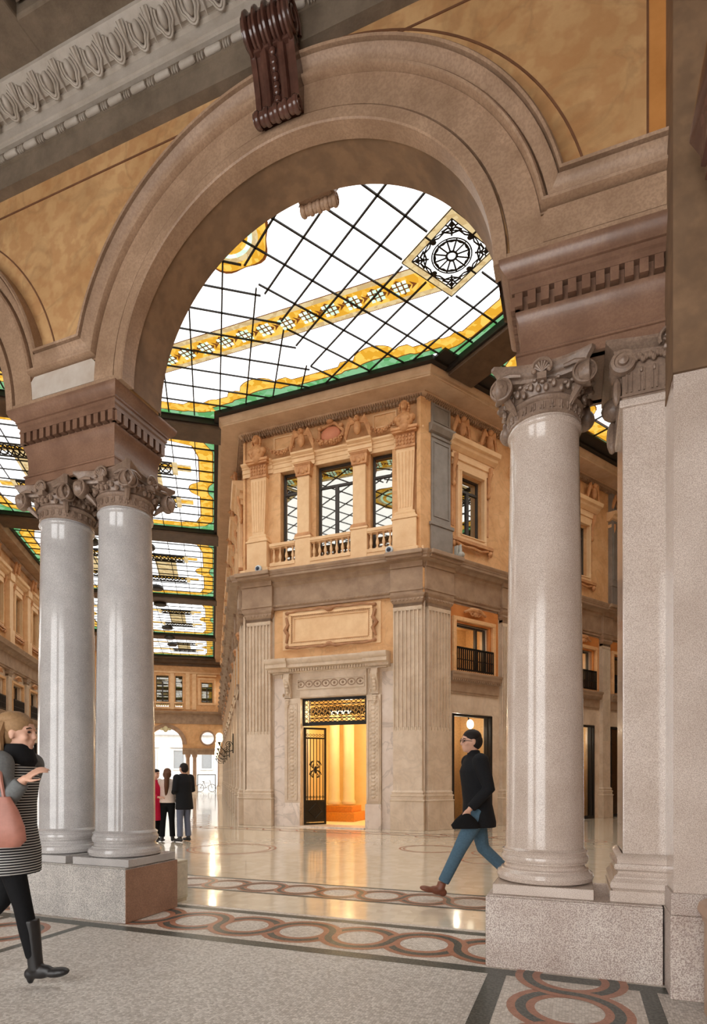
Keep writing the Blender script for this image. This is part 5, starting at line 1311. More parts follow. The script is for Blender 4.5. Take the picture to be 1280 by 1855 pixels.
# west half: grid square to the left arm
for k in range(-14, 6):
    r = .18+.645*k
    for s in clip_half(g2uv(-2, r), g2uv(17, r), lambda p: p[0] < AX and inside(p)):
        if (Vector(s[0])-Vector(s[1])).length > .1: barline(*s)
for k in range(-12, 10):
    g = 11.70+.62*k
    for s in clip_half(g2uv(g, -8), g2uv(g, 6), lambda p: p[0] < AX and inside(p)):
        if (Vector(s[0])-Vector(s[1])).length > .1: barline(*s)
skpart('glazing_bars', bars, lead, sky)
# square ventilation grilles with wheel pattern
def wheel_grille(name, label, centre, ax, half, parent=None, halfy=None):
    fr = Frame(centre, ax); t = thing(name, label, 'ceiling grille', fr, 0, 0, ZG-.06, 'wheel grilles of the junction roof'); hy = halfy or half
    m = MB(); b = .13
    for x0_, x1_, y0_, y1_ in ((-half, half, -half, -half+b), (-half, half, half-b, half), (-half, -half+b, -half+b, half-b), (half-b, half, -half+b, half-b)): m.box(x0_, x1_, y0_, y1_, 0, .015)
    m.build('tan_glass_border', g_tan, t)
    m = MB()
    for r in (half, half-b):
        m.tube([(-r, -r, -.01), (r, -r, -.01), (r, r, -.01), (-r, r, -.01)], .014, 4, True)
    m.box(-.012, .012, -half, -half+b, -.02, .0); m.box(-.012, .012, half-b, half, -.02, .0); m.box(-half, -half+b, -.012, .012, -.02, 0); m.box(half-b, half, -.012, .012, -.02, 0)
    m.build('frame', black_iron, t)
    R = half-b; m = MB()
    def circ(r, w, c=(0, 0), n=40): m.tube([(c[0]+r*math.cos(2*PI*i/n), c[1]+r*math.sin(2*PI*i/n), -.01) for i in range(n)], w, 4, True)
    circ(R*.62, .017); circ(R*.7, .014); circ(R*.18, .024); circ(R*.98, .013)
    for i in range(12): a = 2*PI*i/12; m.tube([(R*.18*math.cos(a), R*.18*math.sin(a), -.01), (R*.66*math.cos(a), R*.66*math.sin(a), -.01)], .017, 4)
    for i in range(12):
        a0 = 2*PI*i/12; a1 = a0+PI/6; am = (a0+a1)/2
        m.tube([(R*.62*math.cos(a0), R*.62*math.sin(a0), -.01), (R*.56*math.cos(am), R*.56*math.sin(am), -.01), (R*.62*math.cos(a1), R*.62*math.sin(a1), -.01)], .013, 4)
        m.tube([(R*.98*math.cos(a0), R*.98*math.sin(a0), -.01), (R*.88*math.cos(am), R*.88*math.sin(am), -.01), (R*.98*math.cos(a1), R*.98*math.sin(a1), -.01)], .017, 4)
    for q in range(4):
        a = q*PI/2; m.ell((R*.88*math.cos(a), R*.88*math.sin(a), -.01), (.055, .055, .015), 10, 6)
        a += PI/4; ca, sa = math.cos(a), math.sin(a)
        m.tube([(R*.8*ca, R*.8*sa, -.01), (R*1.38*ca, R*1.38*sa, -.01)], .018, 4); m.ell((R*1.2*ca, R*1.2*sa, -.01), (.05, .05, .015), 8, 5)
        for s in (-1, 1):
            m.tube([(R*1.0*ca, R*1.0*sa, -.01), (R*1.1*ca-s*R*.12*sa, R*1.1*sa+s*R*.12*ca, -.01), (R*1.0*ca-s*R*.28*sa, R*1.0*sa+s*R*.28*ca, -.01), (R*.98*ca-s*R*.34*sa, R*.98*sa+s*R*.34*ca, -.01)], .022, 4)
            m.tube([(R*1.3*ca, R*1.3*sa, -.01), (R*1.15*ca-s*R*.12*sa, R*1.15*sa+s*R*.12*ca, -.01), (R*1.2*ca-s*R*.2*sa, R*1.2*sa+s*R*.2*ca, -.01)], .018, 4)
    m.build('scrollwork', black_iron, t)
    return t
sqc = WD*7.665+WN*7.63
wheel_grille('wheel_grille', 'square black iron wheel grille framed in tan glass in the junction roof', sqc, WD, .645)
mu = (2*AX-U.dot(sqc), V.dot(sqc))
wheel_grille('wheel_grille', 'square iron wheel grille at the west side of the junction roof, behind the left arch', uv(*mu), G, .645)
# left arm skylight bays
lamp_dark = plain('dark_lamp_housing', lin(30, 28, 26), .5)
bays = [(16.95, 23.3, 'nearest'), (24.4, 31.9, 'second'), (32.9, 40.6, 'third'), (41.6, 47.8, 'farthest')]
def arm_bay(fr_o, ax, L, W, label, group, detail=True):
    """x across (0..W), y along (0..L)"""
    fr = Frame(fr_o, ax); t = thing('arm_skylight', label, 'skylight', fr, 0, 0, ZG, group)
    m = MB(); m.add([(0, 0, 0), (W, 0, 0), (W, L, 0), (0, L, 0)], [(0,1,2,3)]); m.build('glass_sheet', g_white, t)
    y_, g_, r_, tn_ = MB(), MB(), MB(), MB()
    def strip4(mb, x0, x1, y0, y1, z): mb.add([(x0,y0,z),(x1,y0,z),(x1,y1,z),(x0,y1,z)], [(0,1,2,3)])
    def bord(mb, f, z):
        N = 60
        for i in range(N):
            s0, s1 = L*i/N, L*(i+1)/N; a, b = f(s0/L), f(s1/L)
            mb.add([(0, s0, z), (a, s0, z), (b, s1, z), (0, s1, z)], [(0,1,2,3)]); mb.add([(W, s0, z), (W-a, s0, z), (W-b, s1, z), (W, s1, z)], [(0,1,2,3)])
        for i in range(N):
            s0, s1 = W*i/N, W*(i+1)/N; a, b = f((s0/W*1.0+0) % 1)*.8, f((s1/W*1.0) % 1)*.8
            if i == N-1: b = a
            mb.add([(s0, 0, z), (s0, a, z), (s1, b, z), (s1, 0, z)], [(0,1,2,3)]); mb.add([(s0, L, z), (s0, L-a, z), (s1, L-b, z), (s1, L, z)], [(0,1,2,3)])
    def fy(s):
        d = abs(s-.5); e = min(s, 1-s); return .55+(.35*math.sqrt(max(0, 1-(d/.07)**2)) if d < .07 else 0)+(.35*(1-e/.18) if e < .18 else 0)
    def fg(s):
        d = abs(s-.5); e = min(s, 1-s); return .13+(.16*math.sqrt(max(0, 1-(d/.07)**2)) if d < .07 else 0)+(.45*(1-e/.12) if e < .12 else 0)
    bord(r_, lambda s: fy(s)+.03, -.003); bord(y_, fy, -.005); bord(r_, lambda s: fg(s)+.03, -.007); bord(g_, fg, -.009)
    xc = W*.715; xg = .78
    for y in (L*.3, L*.66): strip4(tn_, .8, W-.8, y-.2, y+.2, -.006); strip4(y_, .8, W-.8, y-.1, y+.1, -.008)
    for c in (xc, W-xc): strip4(tn_, c-.45, c+.45, L*.3, L*.66, -.006)
    y_.build('amber_border', g_yel, t); g_.build('green_border', g_grn, t); r_.build('rust_outline', g_red, t); tn_.build('tan_strips', g_tan, t)
    m = MB(); n = int(W/.645)
    for i in range(n+1): x = W-i*.645-.0; m.box(x-.012, x+.012, 0, L, -.05, -.012)
    n = int(round(L/.64))
    for i in range(n+1): y = L*i/n; m.box(0, W, y-.012, y+.012, -.05, -.012)
    m.build('glazing_bars', lead, t)
    for c in (xc, W-xc):
        for y in (L*.3, L*.66):
            m = MB(); rect_frame2 = [(c-.82, y-.36), (c+.82, y-.36), (c+.82, y+.36), (c-.82, y+.36)]
            m.tube([(a, b, -.07) for a, b in rect_frame2], .03, 4, True)
            for i in range(5):
                x = c-.62+i*.31
                m.tube([(x+.15*math.cos(2*PI*k/12), y+.28*math.sin(2*PI*k/12), -.07) for k in range(12)], .025, 4, True); m.tube([(x-.15, y-.32, -.07), (x+.15, y+.32, -.07)], .02, 4); m.tube([(x+.15, y-.32, -.07), (x-.15, y+.32, -.07)], .02, 4)
            m.build('iron_grille', black_iron, t)
            m = MB(); m.box(c+.83, c+.98, y-.38, y+.38, -.06, -.05); m.box(c-.98, c-.83, y-.38, y+.38, -.06, -.05); m.build('grille_border', g_tan, t)
    return t
WAR = 7.65
for a, b, nm in bays:
    arm_bay(gr_uv(a, -7.5), GR, b-a, WAR, 'stained glass roof bay of the left arm, %s from the junction' % nm, 'roof bays of the left arm')
for i, (a, b) in enumerate(((16.05, 16.95), (23.3, 24.4), (31.9, 32.9), (40.6, 41.6), (47.8, 49.0))):
    fr = Frame(gr_uv(a, -7.7), GR); t = thing('roof_beam', 'brown beam crossing under the left arm roof, %s from the junction' % ords[i], 'roof beam', fr, 0, 0, 10.62, 'beams of the left arm')
    m = MB(); m.box(0, 8.05, .06, b-a-.06, 0, .3); m.build('beam', beam_brown, t, bevel=.02)
    m = MB(); m.box(0, 8.05, 0, .08, .08, .3); m.box(0, 8.05, b-a-.08, b-a, .08, .3); m.build('edge', black, t)
# right arm: beam and glass bays
mg = [mir(g2uv(16.05, -7.7)), mir(g2uv(16.05, .3)), mir(g2uv(16.95, .3)), mir(g2uv(16.95, -7.7))]
for i, (a, b) in enumerate(((16.05, 16.95), (23.3, 24.4))):
    o0 = uv(*mir(g2uv(a, .35))); ax = (uv(*mir(g2uv(a, -7.7)))-o0)
    fr = Frame(o0, ax); t = thing('roof_beam', 'dark beam crossing under the right arm roof, %s from the junction' % ords[i], 'roof beam', fr, 0, 0, 10.62, 'beams of the right arm')
    m = MB(); m.box(0, 8.05, .06, b-a-.06, 0, .3); m.build('beam', beam_brown, t, bevel=.02)
    m = MB(); m.box(0, 8.05, 0, .08, .08, .3); m.box(0, 8.05, b-a-.08, b-a, .08, .3); m.build('edge', black, t)
for i, (a, b) in enumerate(((16.95, 23.3),)):
    o0 = uv(*mir(g2uv(a, .15))); ax = (uv(*mir(g2uv(a, -7.5)))-o0)
    arm_bay(o0, ax, b-a, WAR, 'stained glass roof bay of the right arm, %s from the junction' % ('nearest' if i == 0 else 'second'), 'roof bays of the right arm')
# made-up closed ceiling and end wall, added to darken the far right arm
o0 = uv(*mir(g2uv(24.4, .35))); fr = Frame(o0, uv(*mir(g2uv(24.4, -7.7)))-o0); m = MB(); m.box(-.5, 8.6, 0, 9, 10.7, 10.9); m.box(-.5, 8.6, 9, 9.3, 0, 10.9); struct('added_dark_ceiling', m, room_dark, fr=fr)
# closing structure above and behind the roof edges
m = MB(); m.box(-14, 2.5, WB+.0, WB+.4, 8.0, 11.2); struct('wall_front.001', m, soffit, fr=FA)
# boundary walls of the junction not seen directly: east wall of the right arm
e0 = uv(*mir(g2uv(10.5, -8.1))); e1 = uv(*mir(g2uv(34, -8.1)))
fr = Frame(e1, e0-e1); m = MB(); m.box(0, (e1-e0).length, 0, .3, 0, 10.9); struct('wall_east', m, terra, fr=fr)
m = MB(); m.box(9.2, 9.5, 5.2, 10, 0, 10.9)
# ceiling lamps hanging under the left arm roof
for i, (px_, py_) in enumerate(((265, 992), (283, 1066), (290, 1095), (303, 1138), (307, 1156), (312, 1168), (163, 982))):
    D = 1060*(10.55-1.3)/(1407-py_); p = Vector(((px_-640)/1060*D, D))
    t = bpy.data.objects.new('disc_lamp', None); COL.objects.link(t); t.location = (p.x, p.y, 10.5)
    tag(t, 'dark round lamp under the left arm roof, %s' % (ords[i]+' from the junction' if i < 6 else 'seen between the two left columns'), 'ceiling lamp', 'disc lamps of the left arm')
    m = MB(); m.lathe([(0, 0), (.3, 0), (.34, .03), (.34, .12), (.28, .18), (0, .2)], 0, 0, 24); m.build('housing', lamp_dark, t, smooth=True)
    m = MB(); m.tube([(0, 0, .18), (0, 0, .34)], .02, 6); m.build('stem', lamp_dark, t)
D = 1060*8.2/(1407-658); p = Vector(((10-640)/1060*D, D))
t = bpy.data.objects.new('roof_speaker', None); COL.objects.link(t); t.location = (p.x, p.y, 9.5); tag(t, 'round dark grey speaker hanging behind the left arch', 'ceiling lamp')  # small roof speaker on a rod, gives no light
m = MB(); m.lathe([(0, -.14), (.12, -.14), (.15, -.08), (.15, .08), (.1, .14), (0, .14)], 0, 0, 20); m.build('housing', lamp_dark, t, smooth=True); m = MB(); m.tube([(0, 0, .1), (0, 0, 1.34)], .015, 6); m.build('rod', lamp_dark, t)

# white equipment box behind the left pedestal
t = thing('service_box', 'pale metal service cabinet behind the left pedestal', 'cabinet', FA, -3.96, 5.03, 0)
m = MB(); m.box(-.13, .13, -.13, .13, .03, .43); m.build('body', plain('cream_metal', lin(196, 188, 168), .4), t, bevel=.01)
m = MB(); m.box(-.12, .12, -.12, .12, 0, .03); m.build('feet', MATS['cream_metal'], t)
m = MB(); m.box(.1, .135, -.11, .11, .06, .40); m.build('door_panel', plain('cream_metal_door', lin(206, 198, 180), .4), t, bevel=.004)

# ================================================================== people
skin_m = plain('skin', lin(206, 160, 136), .55, var=.05)
def fabric(name, c, rough=.85, var=.12): return plain(name, c, rough, spec=.2, var=var, scale=60)
def striped(name, c1, c2, freq):
    m, nt, b = nodes_of(name); N = nt.nodes.new; L = nt.links.new
    tc = N('ShaderNodeTexCoord'); sx = N('ShaderNodeSeparateXYZ'); L(tc.outputs['Object'], sx.inputs[0])
    mu = N('ShaderNodeMath'); mu.operation = 'MULTIPLY'; mu.inputs[1].default_value = freq; L(sx.outputs['Z'], mu.inputs[0])
    fr_ = N('ShaderNodeMath'); fr_.operation = 'FRACT'; L(mu.outputs[0], fr_.inputs[0])
    gt = N('ShaderNodeMath'); gt.operation = 'GREATER_THAN'; gt.inputs[1].default_value = .62; L(fr_.outputs[0], gt.inputs[0])
    mx = N('ShaderNodeMix'); mx.data_type = 'RGBA'; L(gt.outputs[0], mx.inputs['Factor']); mx.inputs['A'].default_value = c1; mx.inputs['B'].default_value = c2
    L(mx.outputs['Result'], b.inputs['Base Color']); b.inputs['Roughness'].default_value = .85; b.inputs['Specular IOR Level'].default_value = .2
    return m
def soft(o, vox, it=4):
    md = o.modifiers.new('remesh', 'REMESH'); md.mode = 'VOXEL'; md.voxel_size = vox; md.use_smooth_shade = True
    sm = o.modifiers.new('smooth', 'SMOOTH'); sm.iterations = it; sm.factor = .5
    return o
def oval(c, rx, ry, n=20, tilt=0.0):
    return [(c[0]+rx*math.cos(2*PI*i/n), c[1]+ry*math.sin(2*PI*i/n), c[2]+tilt*math.cos(2*PI*i/n)) for i in range(n)]
def torso_loft(mb, rings): mb.loft([oval((cx, cy, z), rx, ry) for z, cx, cy, rx, ry in rings])
def head(mb, c, yaw=0.0, pitch=0.0):
    """face towards +x of the local frame turned by yaw"""
    R = Matrix.Rotation(yaw, 3, 'Z') @ Matrix.Rotation(pitch, 3, 'Y'); c = Vector(c)
    def e(p, r): mb.ell(c+R @ Vector(p), r, 16, 12, R)
    e((-.005, 0, .025), (.095, .077, .098)); e((.018, 0, -.045), (.07, .06, .075)); e((.062, 0, -.09), (.024, .028, .022))
    e((.094, 0, -.012), (.016, .012, .028)); e((.1, 0, -.03), (.018, .015, .012)); e((.078, 0, .025), (.02, .055, .012))
    e((.085, 0, -.058), (.013, .024, .009)); e((.083, 0, -.07), (.012, .02, .008))
    for s in (-1, 1): e((-.005, s*.078, -.01), (.02, .01, .033)); e((.055, s*.042, -.03), (.03, .02, .025))
def face_parts(t, c, yaw=0, pitch=0):
    R = Matrix.Rotation(yaw, 3, 'Z') @ Matrix.Rotation(pitch, 3, 'Y'); c = Vector(c); m = MB()
    for s in (-1, 1): m.ell(c+R @ Vector((.083, s*.032, .004)), (.009, .013, .008), 10, 6, R)
    m.build('eyes', plain('dark_eyes', lin(40, 30, 26), .2), t, smooth=True)
    m = MB()
    for s in (-1, 1): m.tube([c+R @ Vector((.09, s*.015, .026)), c+R @ Vector((.092, s*.035, .031)), c+R @ Vector((.078, s*.055, .024))], .004, 5)
    m.build('eyebrows', plain('dark_eyes', lin(40, 30, 26), .2), t, smooth=True)
def hand(mb, wrist, d, n, side=1, curl=.5):
    w0 = Vector(wrist); d = Vector(d).normalized(); n = Vector(n).normalized(); n = (n-d*n.dot(d)).normalized(); s = d.cross(n)*side
    M = Matrix((d, n, s)).transposed()
    mb.ell(w0+d*.045, (.052, .016, .040), 12, 8, M); mb.tube([w0-d*.03, w0+d*.02], [.027, .025], 10)
    for i, (o, L) in enumerate(((.030, .072), (.010, .080), (-.010, .074), (-.029, .058))):
        b = w0+d*.085+s*o; a1 = curl*.6; a2 = curl*1.5; a3 = curl*2.1
        p1 = b+(d*math.cos(a1)+n*math.sin(a1))*L*.45; p2 = p1+(d*math.cos(a2)+n*math.sin(a2))*L*.32; p3 = p2+(d*math.cos(a3)+n*math.sin(a3))*L*.23
        mb.tube([b-d*.02, b, p1, p2, p3], [.0095, .0095, .0085, .008, .0065], 8); mb.ell(p3, (.0065,)*3, 8, 6)
    b = w0+d*.025+s*.03; p1 = b+(s*.75+d*.6+n*.25).normalized()*.036; p2 = p1+(s*.35+d*.85+n*.3).normalized()*.03; p3 = p2+(d+n*.4).normalized()*.022
    mb.tube([b, p1, p2, p3], [.0125, .011, .0095, .0075], 8); mb.ell(p3, (.0075,)*3, 8, 6)
def shoe(mb, ankle, toe_dir, heel_lift=0.0, L=.27, boot=0):
    a = Vector(ankle); d = Vector(toe_dir).normalized(); up = Vector((0, 0, 1)); up = (up-d*up.dot(d)).normalized(); s = d.cross(up)
    M = Matrix((d, s, up)).transposed()
    mb.ell(a+d*.03-up*.035, (.085, .04, .045), 12, 8, M); mb.ell(a+d*.13-up*.05, (.085, .045, .032), 12, 8, M); mb.ell(a-d*.035-up*.04, (.045, .036, .042), 12, 8, M)
    mb.tube([a+up*.06, a, a-up*.02], [.045, .045, .045], 12)
    if boot: mb.tube([a+up*boot, a+up*.05], [.055, .045], 12); mb.ell(a-d*.045-up*.075, (.022, .024, .03), 8, 6, M)
def person(label, x, y, heading, scale=1.0, group=None):
    t = bpy.data.objects.new('person', None); COL.objects.link(t); t.location = (x, y, 0); t.rotation_euler = (0, 0, heading); t.scale = (scale,)*3
    return tag(t, label, 'person', group)
def body(t, J, hc, yaw=0, pitch=0, vox=.009, hands=()):
    m = MB()
    torso_loft(m, [(.86, J['hip'][0], 0, .09, .12), (.95, J['hip'][0], 0, .1, .15), (1.08, J['hip'][0], 0, .09, .13), (1.28, J['ch'][0], 0, .11, .16), (1.4, J['ch'][0], 0, .09, .16), (1.46, J['ch'][0], 0, .05, .08)])
    m.tube([(J['ch'][0], 0, 1.42), (hc[0]-.02, hc[1], hc[2]-.06)], [.06, .052], 12)
    head(m, hc, yaw, pitch)
    for k in ('L', 'R'):
        h, kn, an = J['hp'+k], J['kn'+k], J['an'+k]; m.tube([h, tuple((Vector(h)+Vector(kn))/2), kn, tuple((Vector(kn)*.65+Vector(an)*.35)), an], [.07, .055, .042, .042, .028], 12)
        s_, e, w = J['sh'+k], J['el'+k], J['wr'+k]; m.tube([s_, tuple((Vector(s_)+Vector(e))/2), e, tuple((Vector(e)*.7+Vector(w)*.3)), w], [.055, .045, .038, .037, .026], 12)
        td = J['toe'+k]; m.tube([an, tuple(Vector(an)+Vector(td)*.06-Vector((0, 0, .03)))], [.026, .018], 8)
    for k, d, n, c in hands: hand(m, J['wr'+k], d, n, 1 if k == 'L' else -1, c)
    return soft(m.build('body', skin_m, t, smooth='full'), vox, 3)
def trousers(t, J, mat, r=(.105, .088, .07, .064, .06), hem=.06, vox=.012, name='trousers'):
    m = MB(); hx = J['hip'][0]; torso_loft(m, [(.84, hx, 0, .1, .13), (.95, hx, 0, .115, .165), (1.05, hx, 0, .11, .155)])
    for k in ('L', 'R'):
        h, kn, an = (Vector(J[q+k]) for q in ('hp', 'kn', 'an')); e = an+(kn-an).normalized()*hem
        m.tube([h, (h+kn)/2, kn, (kn+e)/2, e], list(r), 14)
    return soft(m.build(name, mat, t, smooth='full'), vox, 3)
def sleeves(m, J, r=(.075, .062, .055, .05, .043), ks='LR'):
    for k in ks:
        s_, e, w = (Vector(J[q+k]) for q in ('sh', 'el', 'wr')); e2 = w-(w-e).normalized()*.02
        m.tube([s_, (s_+e)/2, e, (e+e2)/2, e2], list(r), 14); m.ell(s_, (r[0]*.98,)*3, 14, 10)
# --- walking man in a dark jacket
JM = dict(hip=(0,), ch=(.03,), hpL=(0, .09, .92), hpR=(0, -.09, .92), knL=(.22, .1, .52), anL=(.42, .1, .13), toeL=(.95, 0, .25), knR=(-.1, -.1, .5), anR=(-.42, -.1, .2), toeR=(.75, 0, -.66),
          shL=(.03, .19, 1.42), elL=(-.04, .24, 1.14), wrL=(.16, .23, .93), shR=(.03, -.19, 1.42), elR=(-.1, -.25, 1.15), wrR=(-.05, -.24, .9))
t = person('man striding left in black jacket, blue jeans and brown shoes, seen through the arch', (864-640)/1060*6.3, 6.3, PI+.12, 1.03)
body(t, JM, (.07, 0, 1.63), .05, 0, .009, [('L', (.6, 0, -.8), (.3, -.9, 0), .7), ('R', (.2, 0, -1), (0, 1, 0), .5)])
face_parts(t, (.07, 0, 1.63), .05)
trousers(t, JM, fabric('blue_denim', lin(78, 104, 122)))
m = MB(); torso_loft(m, [(.74, -.02, 0, .17, .215), (.8, -.02, 0, .17, .21), (1.0, 0, 0, .145, .185), (1.15, .02, 0, .14, .18), (1.32, .03, 0, .15, .2), (1.43, .03, 0, .11, .18), (1.49, .035, 0, .07, .08), (1.54, .04, 0, .06, .07)]); sleeves(m, JM, (.085, .075, .065, .058, .05)); soft(m.build('jacket', fabric('black_wool', lin(26, 27, 30)), t, smooth='full'), .012, 3)
m = MB(); shoe(m, JM['anL'], (.95, 0, .28)); soft(m.build('shoe', plain('brown_leather', lin(120, 72, 52), .45), t, smooth='full'), .008, 2)
m = MB(); shoe(m, JM['anR'], (.78, 0, -.62)); soft(m.build('shoe', plain('brown_leather', lin(120, 72, 52), .45), t, smooth='full'), .008, 2)
m = MB(); m.ell((.055, 0, 1.675), (.1, .085, .085), 16, 12); m.ell((.02, 0, 1.63), (.075, .084, .09), 14, 10); m.build('hair', fabric('dark_hair', lin(34, 28, 26), .6), t, smooth=True)
m = MB()
for s in (-1, 1): m.tube([(.165, s*.035+.022*math.cos(2*PI*i/12), 1.634+.016*math.sin(2*PI*i/12)) for i in range(12)], .003, 4, True); m.tube([(.165, s*.056, 1.637), (.08, s*.083, 1.63)], .003, 4)
m.tube([(.168, -.013, 1.637), (.168, .013, 1.637)], .003, 4); m.build('glasses', black_iron, t)
m = MB(); m.loft([oval((.2, .23, z), a, b, 12) for z, a, b in ((.90, .03, .015), (.84, .1, .03), (.78, .15, .035), (.74, .13, .03))]); o = m.build('handbag', fabric('black_pouch', lin(22, 22, 24)), None, smooth=True)
o.location = t.location; o.rotation_euler = t.rotation_euler; o.scale = t.scale; tag(o, 'small black pouch held in the striding man\'s forward hand', 'bag')
# --- walking woman in striped coat
JW = dict(hip=(0,), ch=(.02,), hpL=(0, .08, .92), hpR=(0, -.08, .92), knR=(.12, -.08, .51), anR=(.20, -.07, .12), toeR=(.97, 0, .1), knL=(-.12, .08, .5), anL=(-.42, .08, .2), toeL=(.7, 0, -.7),
          shL=(.02, .17, 1.4), elL=(-.08, .23, 1.14), wrL=(-.06, .24, .9), shR=(.03, -.17, 1.4), elR=(.08, -.23, 1.13), wrR=(.21, -.21, 1.30))
t = person('woman walking right at the left edge in striped coat, grey sleeves and black boots', (22-640)/1060*3.72, 3.72, -.05, .985)
body(t, JW, (.05, 0, 1.6), 0, 0, .008, [('R', (.75, .1, .55), (.4, .6, -.6), .45), ('L', (.1, 0, -1), (0, -1, 0), .5)])
face_parts(t, (.05, 0, 1.6))
m = MB(); torso_loft(m, [(.70, -.01, 0, .17, .2), (.85, 0, 0, .16, .19), (1.0, 0, 0, .135, .165), (1.15, .01, 0, .125, .155), (1.3, .02, 0, .13, .17), (1.4, .02, 0, .1, .16), (1.45, .02, 0, .07, .08)]); soft(m.build('striped_coat', striped('black_white_stripes', lin(40, 40, 42), lin(190, 188, 184), 60), t, smooth='full'), .01, 3)
for k_ in 'LR': m = MB(); sleeves(m, JW, (.085, .075, .065, .056, .048), k_); soft(m.build('sleeve', fabric('grey_knit', lin(110, 112, 112)), t, smooth='full'), .01, 3)
m = MB(); torso_loft(m, [(1.38, .02, 0, .1, .13), (1.42, .03, 0, .12, .13), (1.48, .04, 0, .095, .1), (1.53, .04, 0, .08, .085)]); soft(m.build('scarf', fabric('black_scarf', lin(24, 24, 26)), t, smooth='full'), .01, 3)
trousers(t, JW, fabric('black_leggings', lin(18, 18, 20)), (.09, .074, .056, .054, .045), .06, .01, 'leggings')
m = MB(); shoe(m, JW['anR'], (.97, 0, .12), boot=.3); soft(m.build('boot', plain('black_boot_leather', lin(34, 32, 32), .4), t, smooth='full'), .008, 2)
m = MB(); shoe(m, JW['anL'], (.72, 0, -.7), boot=.12); soft(m.build('boot', plain('black_boot_leather', lin(34, 32, 32), .4), t, smooth='full'), .008, 2)
m = MB(); m.ell((.03, 0, 1.645), (.105, .09, .09), 16, 12); m.ell((-.02, 0, 1.6), (.085, .088, .1), 14, 10); m.ell((-.06, 0, 1.53), (.075, .09, .09), 14, 10); m.ell((.01, 0, 1.69), (.098, .09, .055), 14, 8); m.tube([(-.02, .07, 1.66), (-.03, .095, 1.58), (-.02, .085, 1.48)], [.03, .035, .02], 8); m.tube([(-.02, -.07, 1.66), (-.03, -.095, 1.58), (-.02, -.085, 1.48)], [.03, .035, .02], 8); m.build('hair', fabric('blond_brown_hair', lin(150, 118, 84), .6), t, smooth=True)
o = bpy.data.objects.new('shoulder_bag', None); COL.objects.link(o); o.location = t.location; o.rotation_euler = t.rotation_euler; o.scale = t.scale
tag(o, 'dusty pink leather shoulder bag at the striped coat woman\'s side', 'bag')
m = MB(); m.loft([oval((.10, -.28, z), a, b, 16) for z, a, b in ((1.2, .07, .03), (1.12, .12, .045), (1.02, .16, .06), (.94, .17, .06), (.9, .13, .04))]); m.build('bag_body', plain('dusty_pink_leather', lin(164, 108, 92), .5), o, smooth=True)
m = MB(); m.tube([(.14, -.28, 1.16), (.1, -.26, 1.3), (.03, -.18, 1.485), (.0, -.2, 1.45), (.03, -.27, 1.3), (.05, -.28, 1.16)], .012, 6); m.build('strap', MATS['dusty_pink_leather'], o, smooth=True)
# --- the group of three in the gallery
JS = dict(hip=(0,), ch=(.01,), hpL=(0, .085, .92), hpR=(0, -.085, .92), knL=(.01, .1, .5), knR=(.02, -.1, .5), anL=(-.02, .12, .09), anR=(.0, -.12, .09), toeL=(.97, .1, 0), toeR=(.97, -.1, 0),
          shL=(.01, .18, 1.42), elL=(.0, .24, 1.14), wrL=(.2, .14, 1.08), shR=(.01, -.18, 1.42), elR=(.0, -.24, 1.14), wrR=(.2, -.14, 1.08))
def stand(label, px_, D, heading, scale, coat, coat_mat, leg_mat, shoe_mat, hairf, J=JS):
    t = person(label, (px_-640)/1060*D, D, heading, scale)
    body(t, J, (.02, 0, 1.63), 0, 0, .011, [('L', (.8, -.4, 0), (0, -.5, -.8), .5), ('R', (.8, .4, 0), (0, .5, -.8), .5)]); face_parts(t, (.02, 0, 1.63))
    trousers(t, J, leg_mat, (.1, .085, .068, .066, .066), .03, .013)
    m = MB(); torso_loft(m, coat); sleeves(m, J, (.085, .072, .062, .056, .048)); soft(m.build('coat', coat_mat, t, smooth='full'), .013, 3)
    m = MB(); shoe(m, J['anL'], J['toeL']); soft(m.build('shoe', shoe_mat, t, smooth='full'), .01, 2)
    m = MB(); shoe(m, J['anR'], J['toeR']); soft(m.build('shoe', shoe_mat, t, smooth='full'), .01, 2)
    hairf(t); return t
def hair_short(t): m = MB(); m.ell((.0, 0, 1.665), (.1, .085, .088), 14, 10); m.ell((-.03, 0, 1.62), (.075, .084, .09), 14, 10); m.build('hair', MATS['dark_hair'], t, smooth=True)
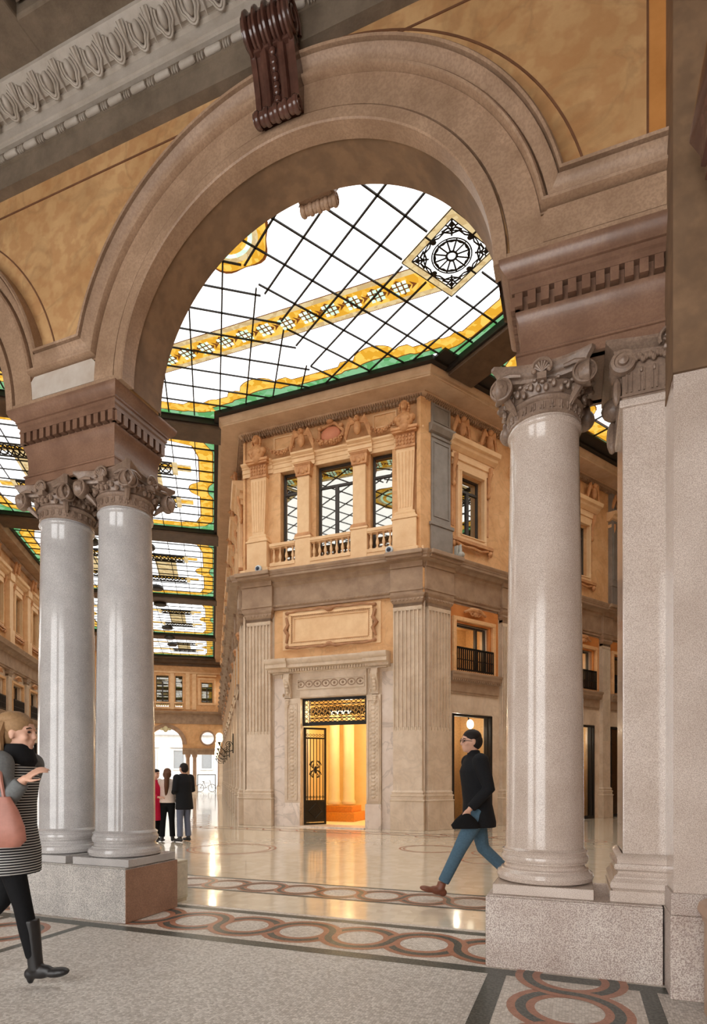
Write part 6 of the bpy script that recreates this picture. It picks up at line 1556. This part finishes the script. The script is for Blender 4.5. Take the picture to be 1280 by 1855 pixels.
def hair_long(t):
    m = MB(); m.ell((.0, 0, 1.665), (.1, .09, .09), 14, 10); m.ell((-.05, 0, 1.6), (.075, .1, .11), 14, 10); m.tube([(-.06, 0, 1.62), (-.11, 0, 1.48), (-.13, .0, 1.32), (-.12, .01, 1.16), (-.11, .02, 1.08)], [.09, .1, .095, .06, .02], 12, flat=.6)
    soft(m.build('long_hair', fabric('brown_hair', lin(92, 62, 44), .6), t, smooth='full'), .012, 2)
def beret(t):
    m = MB(); m.ell((-.02, 0, 1.63), (.085, .082, .1), 14, 10); m.build('hair', MATS['dark_hair'], t, smooth=True)
    m = MB(); m.ell((-.01, 0, 1.70), (.125, .12, .055), 16, 10); m.build('beret', fabric('black_felt', lin(28, 28, 30)), t, smooth=True)
longcoat = [(.52, -.02, 0, .17, .2), (.8, -.01, 0, .16, .19), (1.05, 0, 0, .14, .17), (1.3, .01, 0, .14, .19), (1.42, .01, 0, .1, .17), (1.49, .02, 0, .07, .08)]
midcoat = [(.72, -.02, 0, .17, .21), (.9, -.01, 0, .16, .2), (1.1, 0, 0, .145, .185), (1.32, .01, 0, .15, .21), (1.44, .01, 0, .11, .18), (1.51, .02, 0, .07, .08)]
jacket = [(.93, -.01, 0, .16, .2), (1.0, 0, 0, .15, .19), (1.15, 0, 0, .14, .175), (1.32, .01, 0, .14, .19), (1.43, .01, 0, .1, .17), (1.5, .02, 0, .07, .08)]
stand('woman in crimson coat and black beret beside the near left column', 280, 11.65, -.3, .83, longcoat, fabric('crimson_wool', lin(186, 28, 62)), MATS['black_leggings'], MATS['black_boot_leather'], beret)
stand('woman with long brown hair in white jacket and black trousers, back turned', 303, 11.7, 1.75, .84, jacket, fabric('white_fleece', lin(222, 206, 194)), MATS['black_leggings'], MATS['black_boot_leather'], hair_long)
stand('man in long black coat and grey blue jeans at the right of the chatting trio', 333, 11.7, 2.5, .90, midcoat, MATS['black_wool'], fabric('grey_denim', lin(104, 110, 128)), MATS['black_boot_leather'], hair_short)
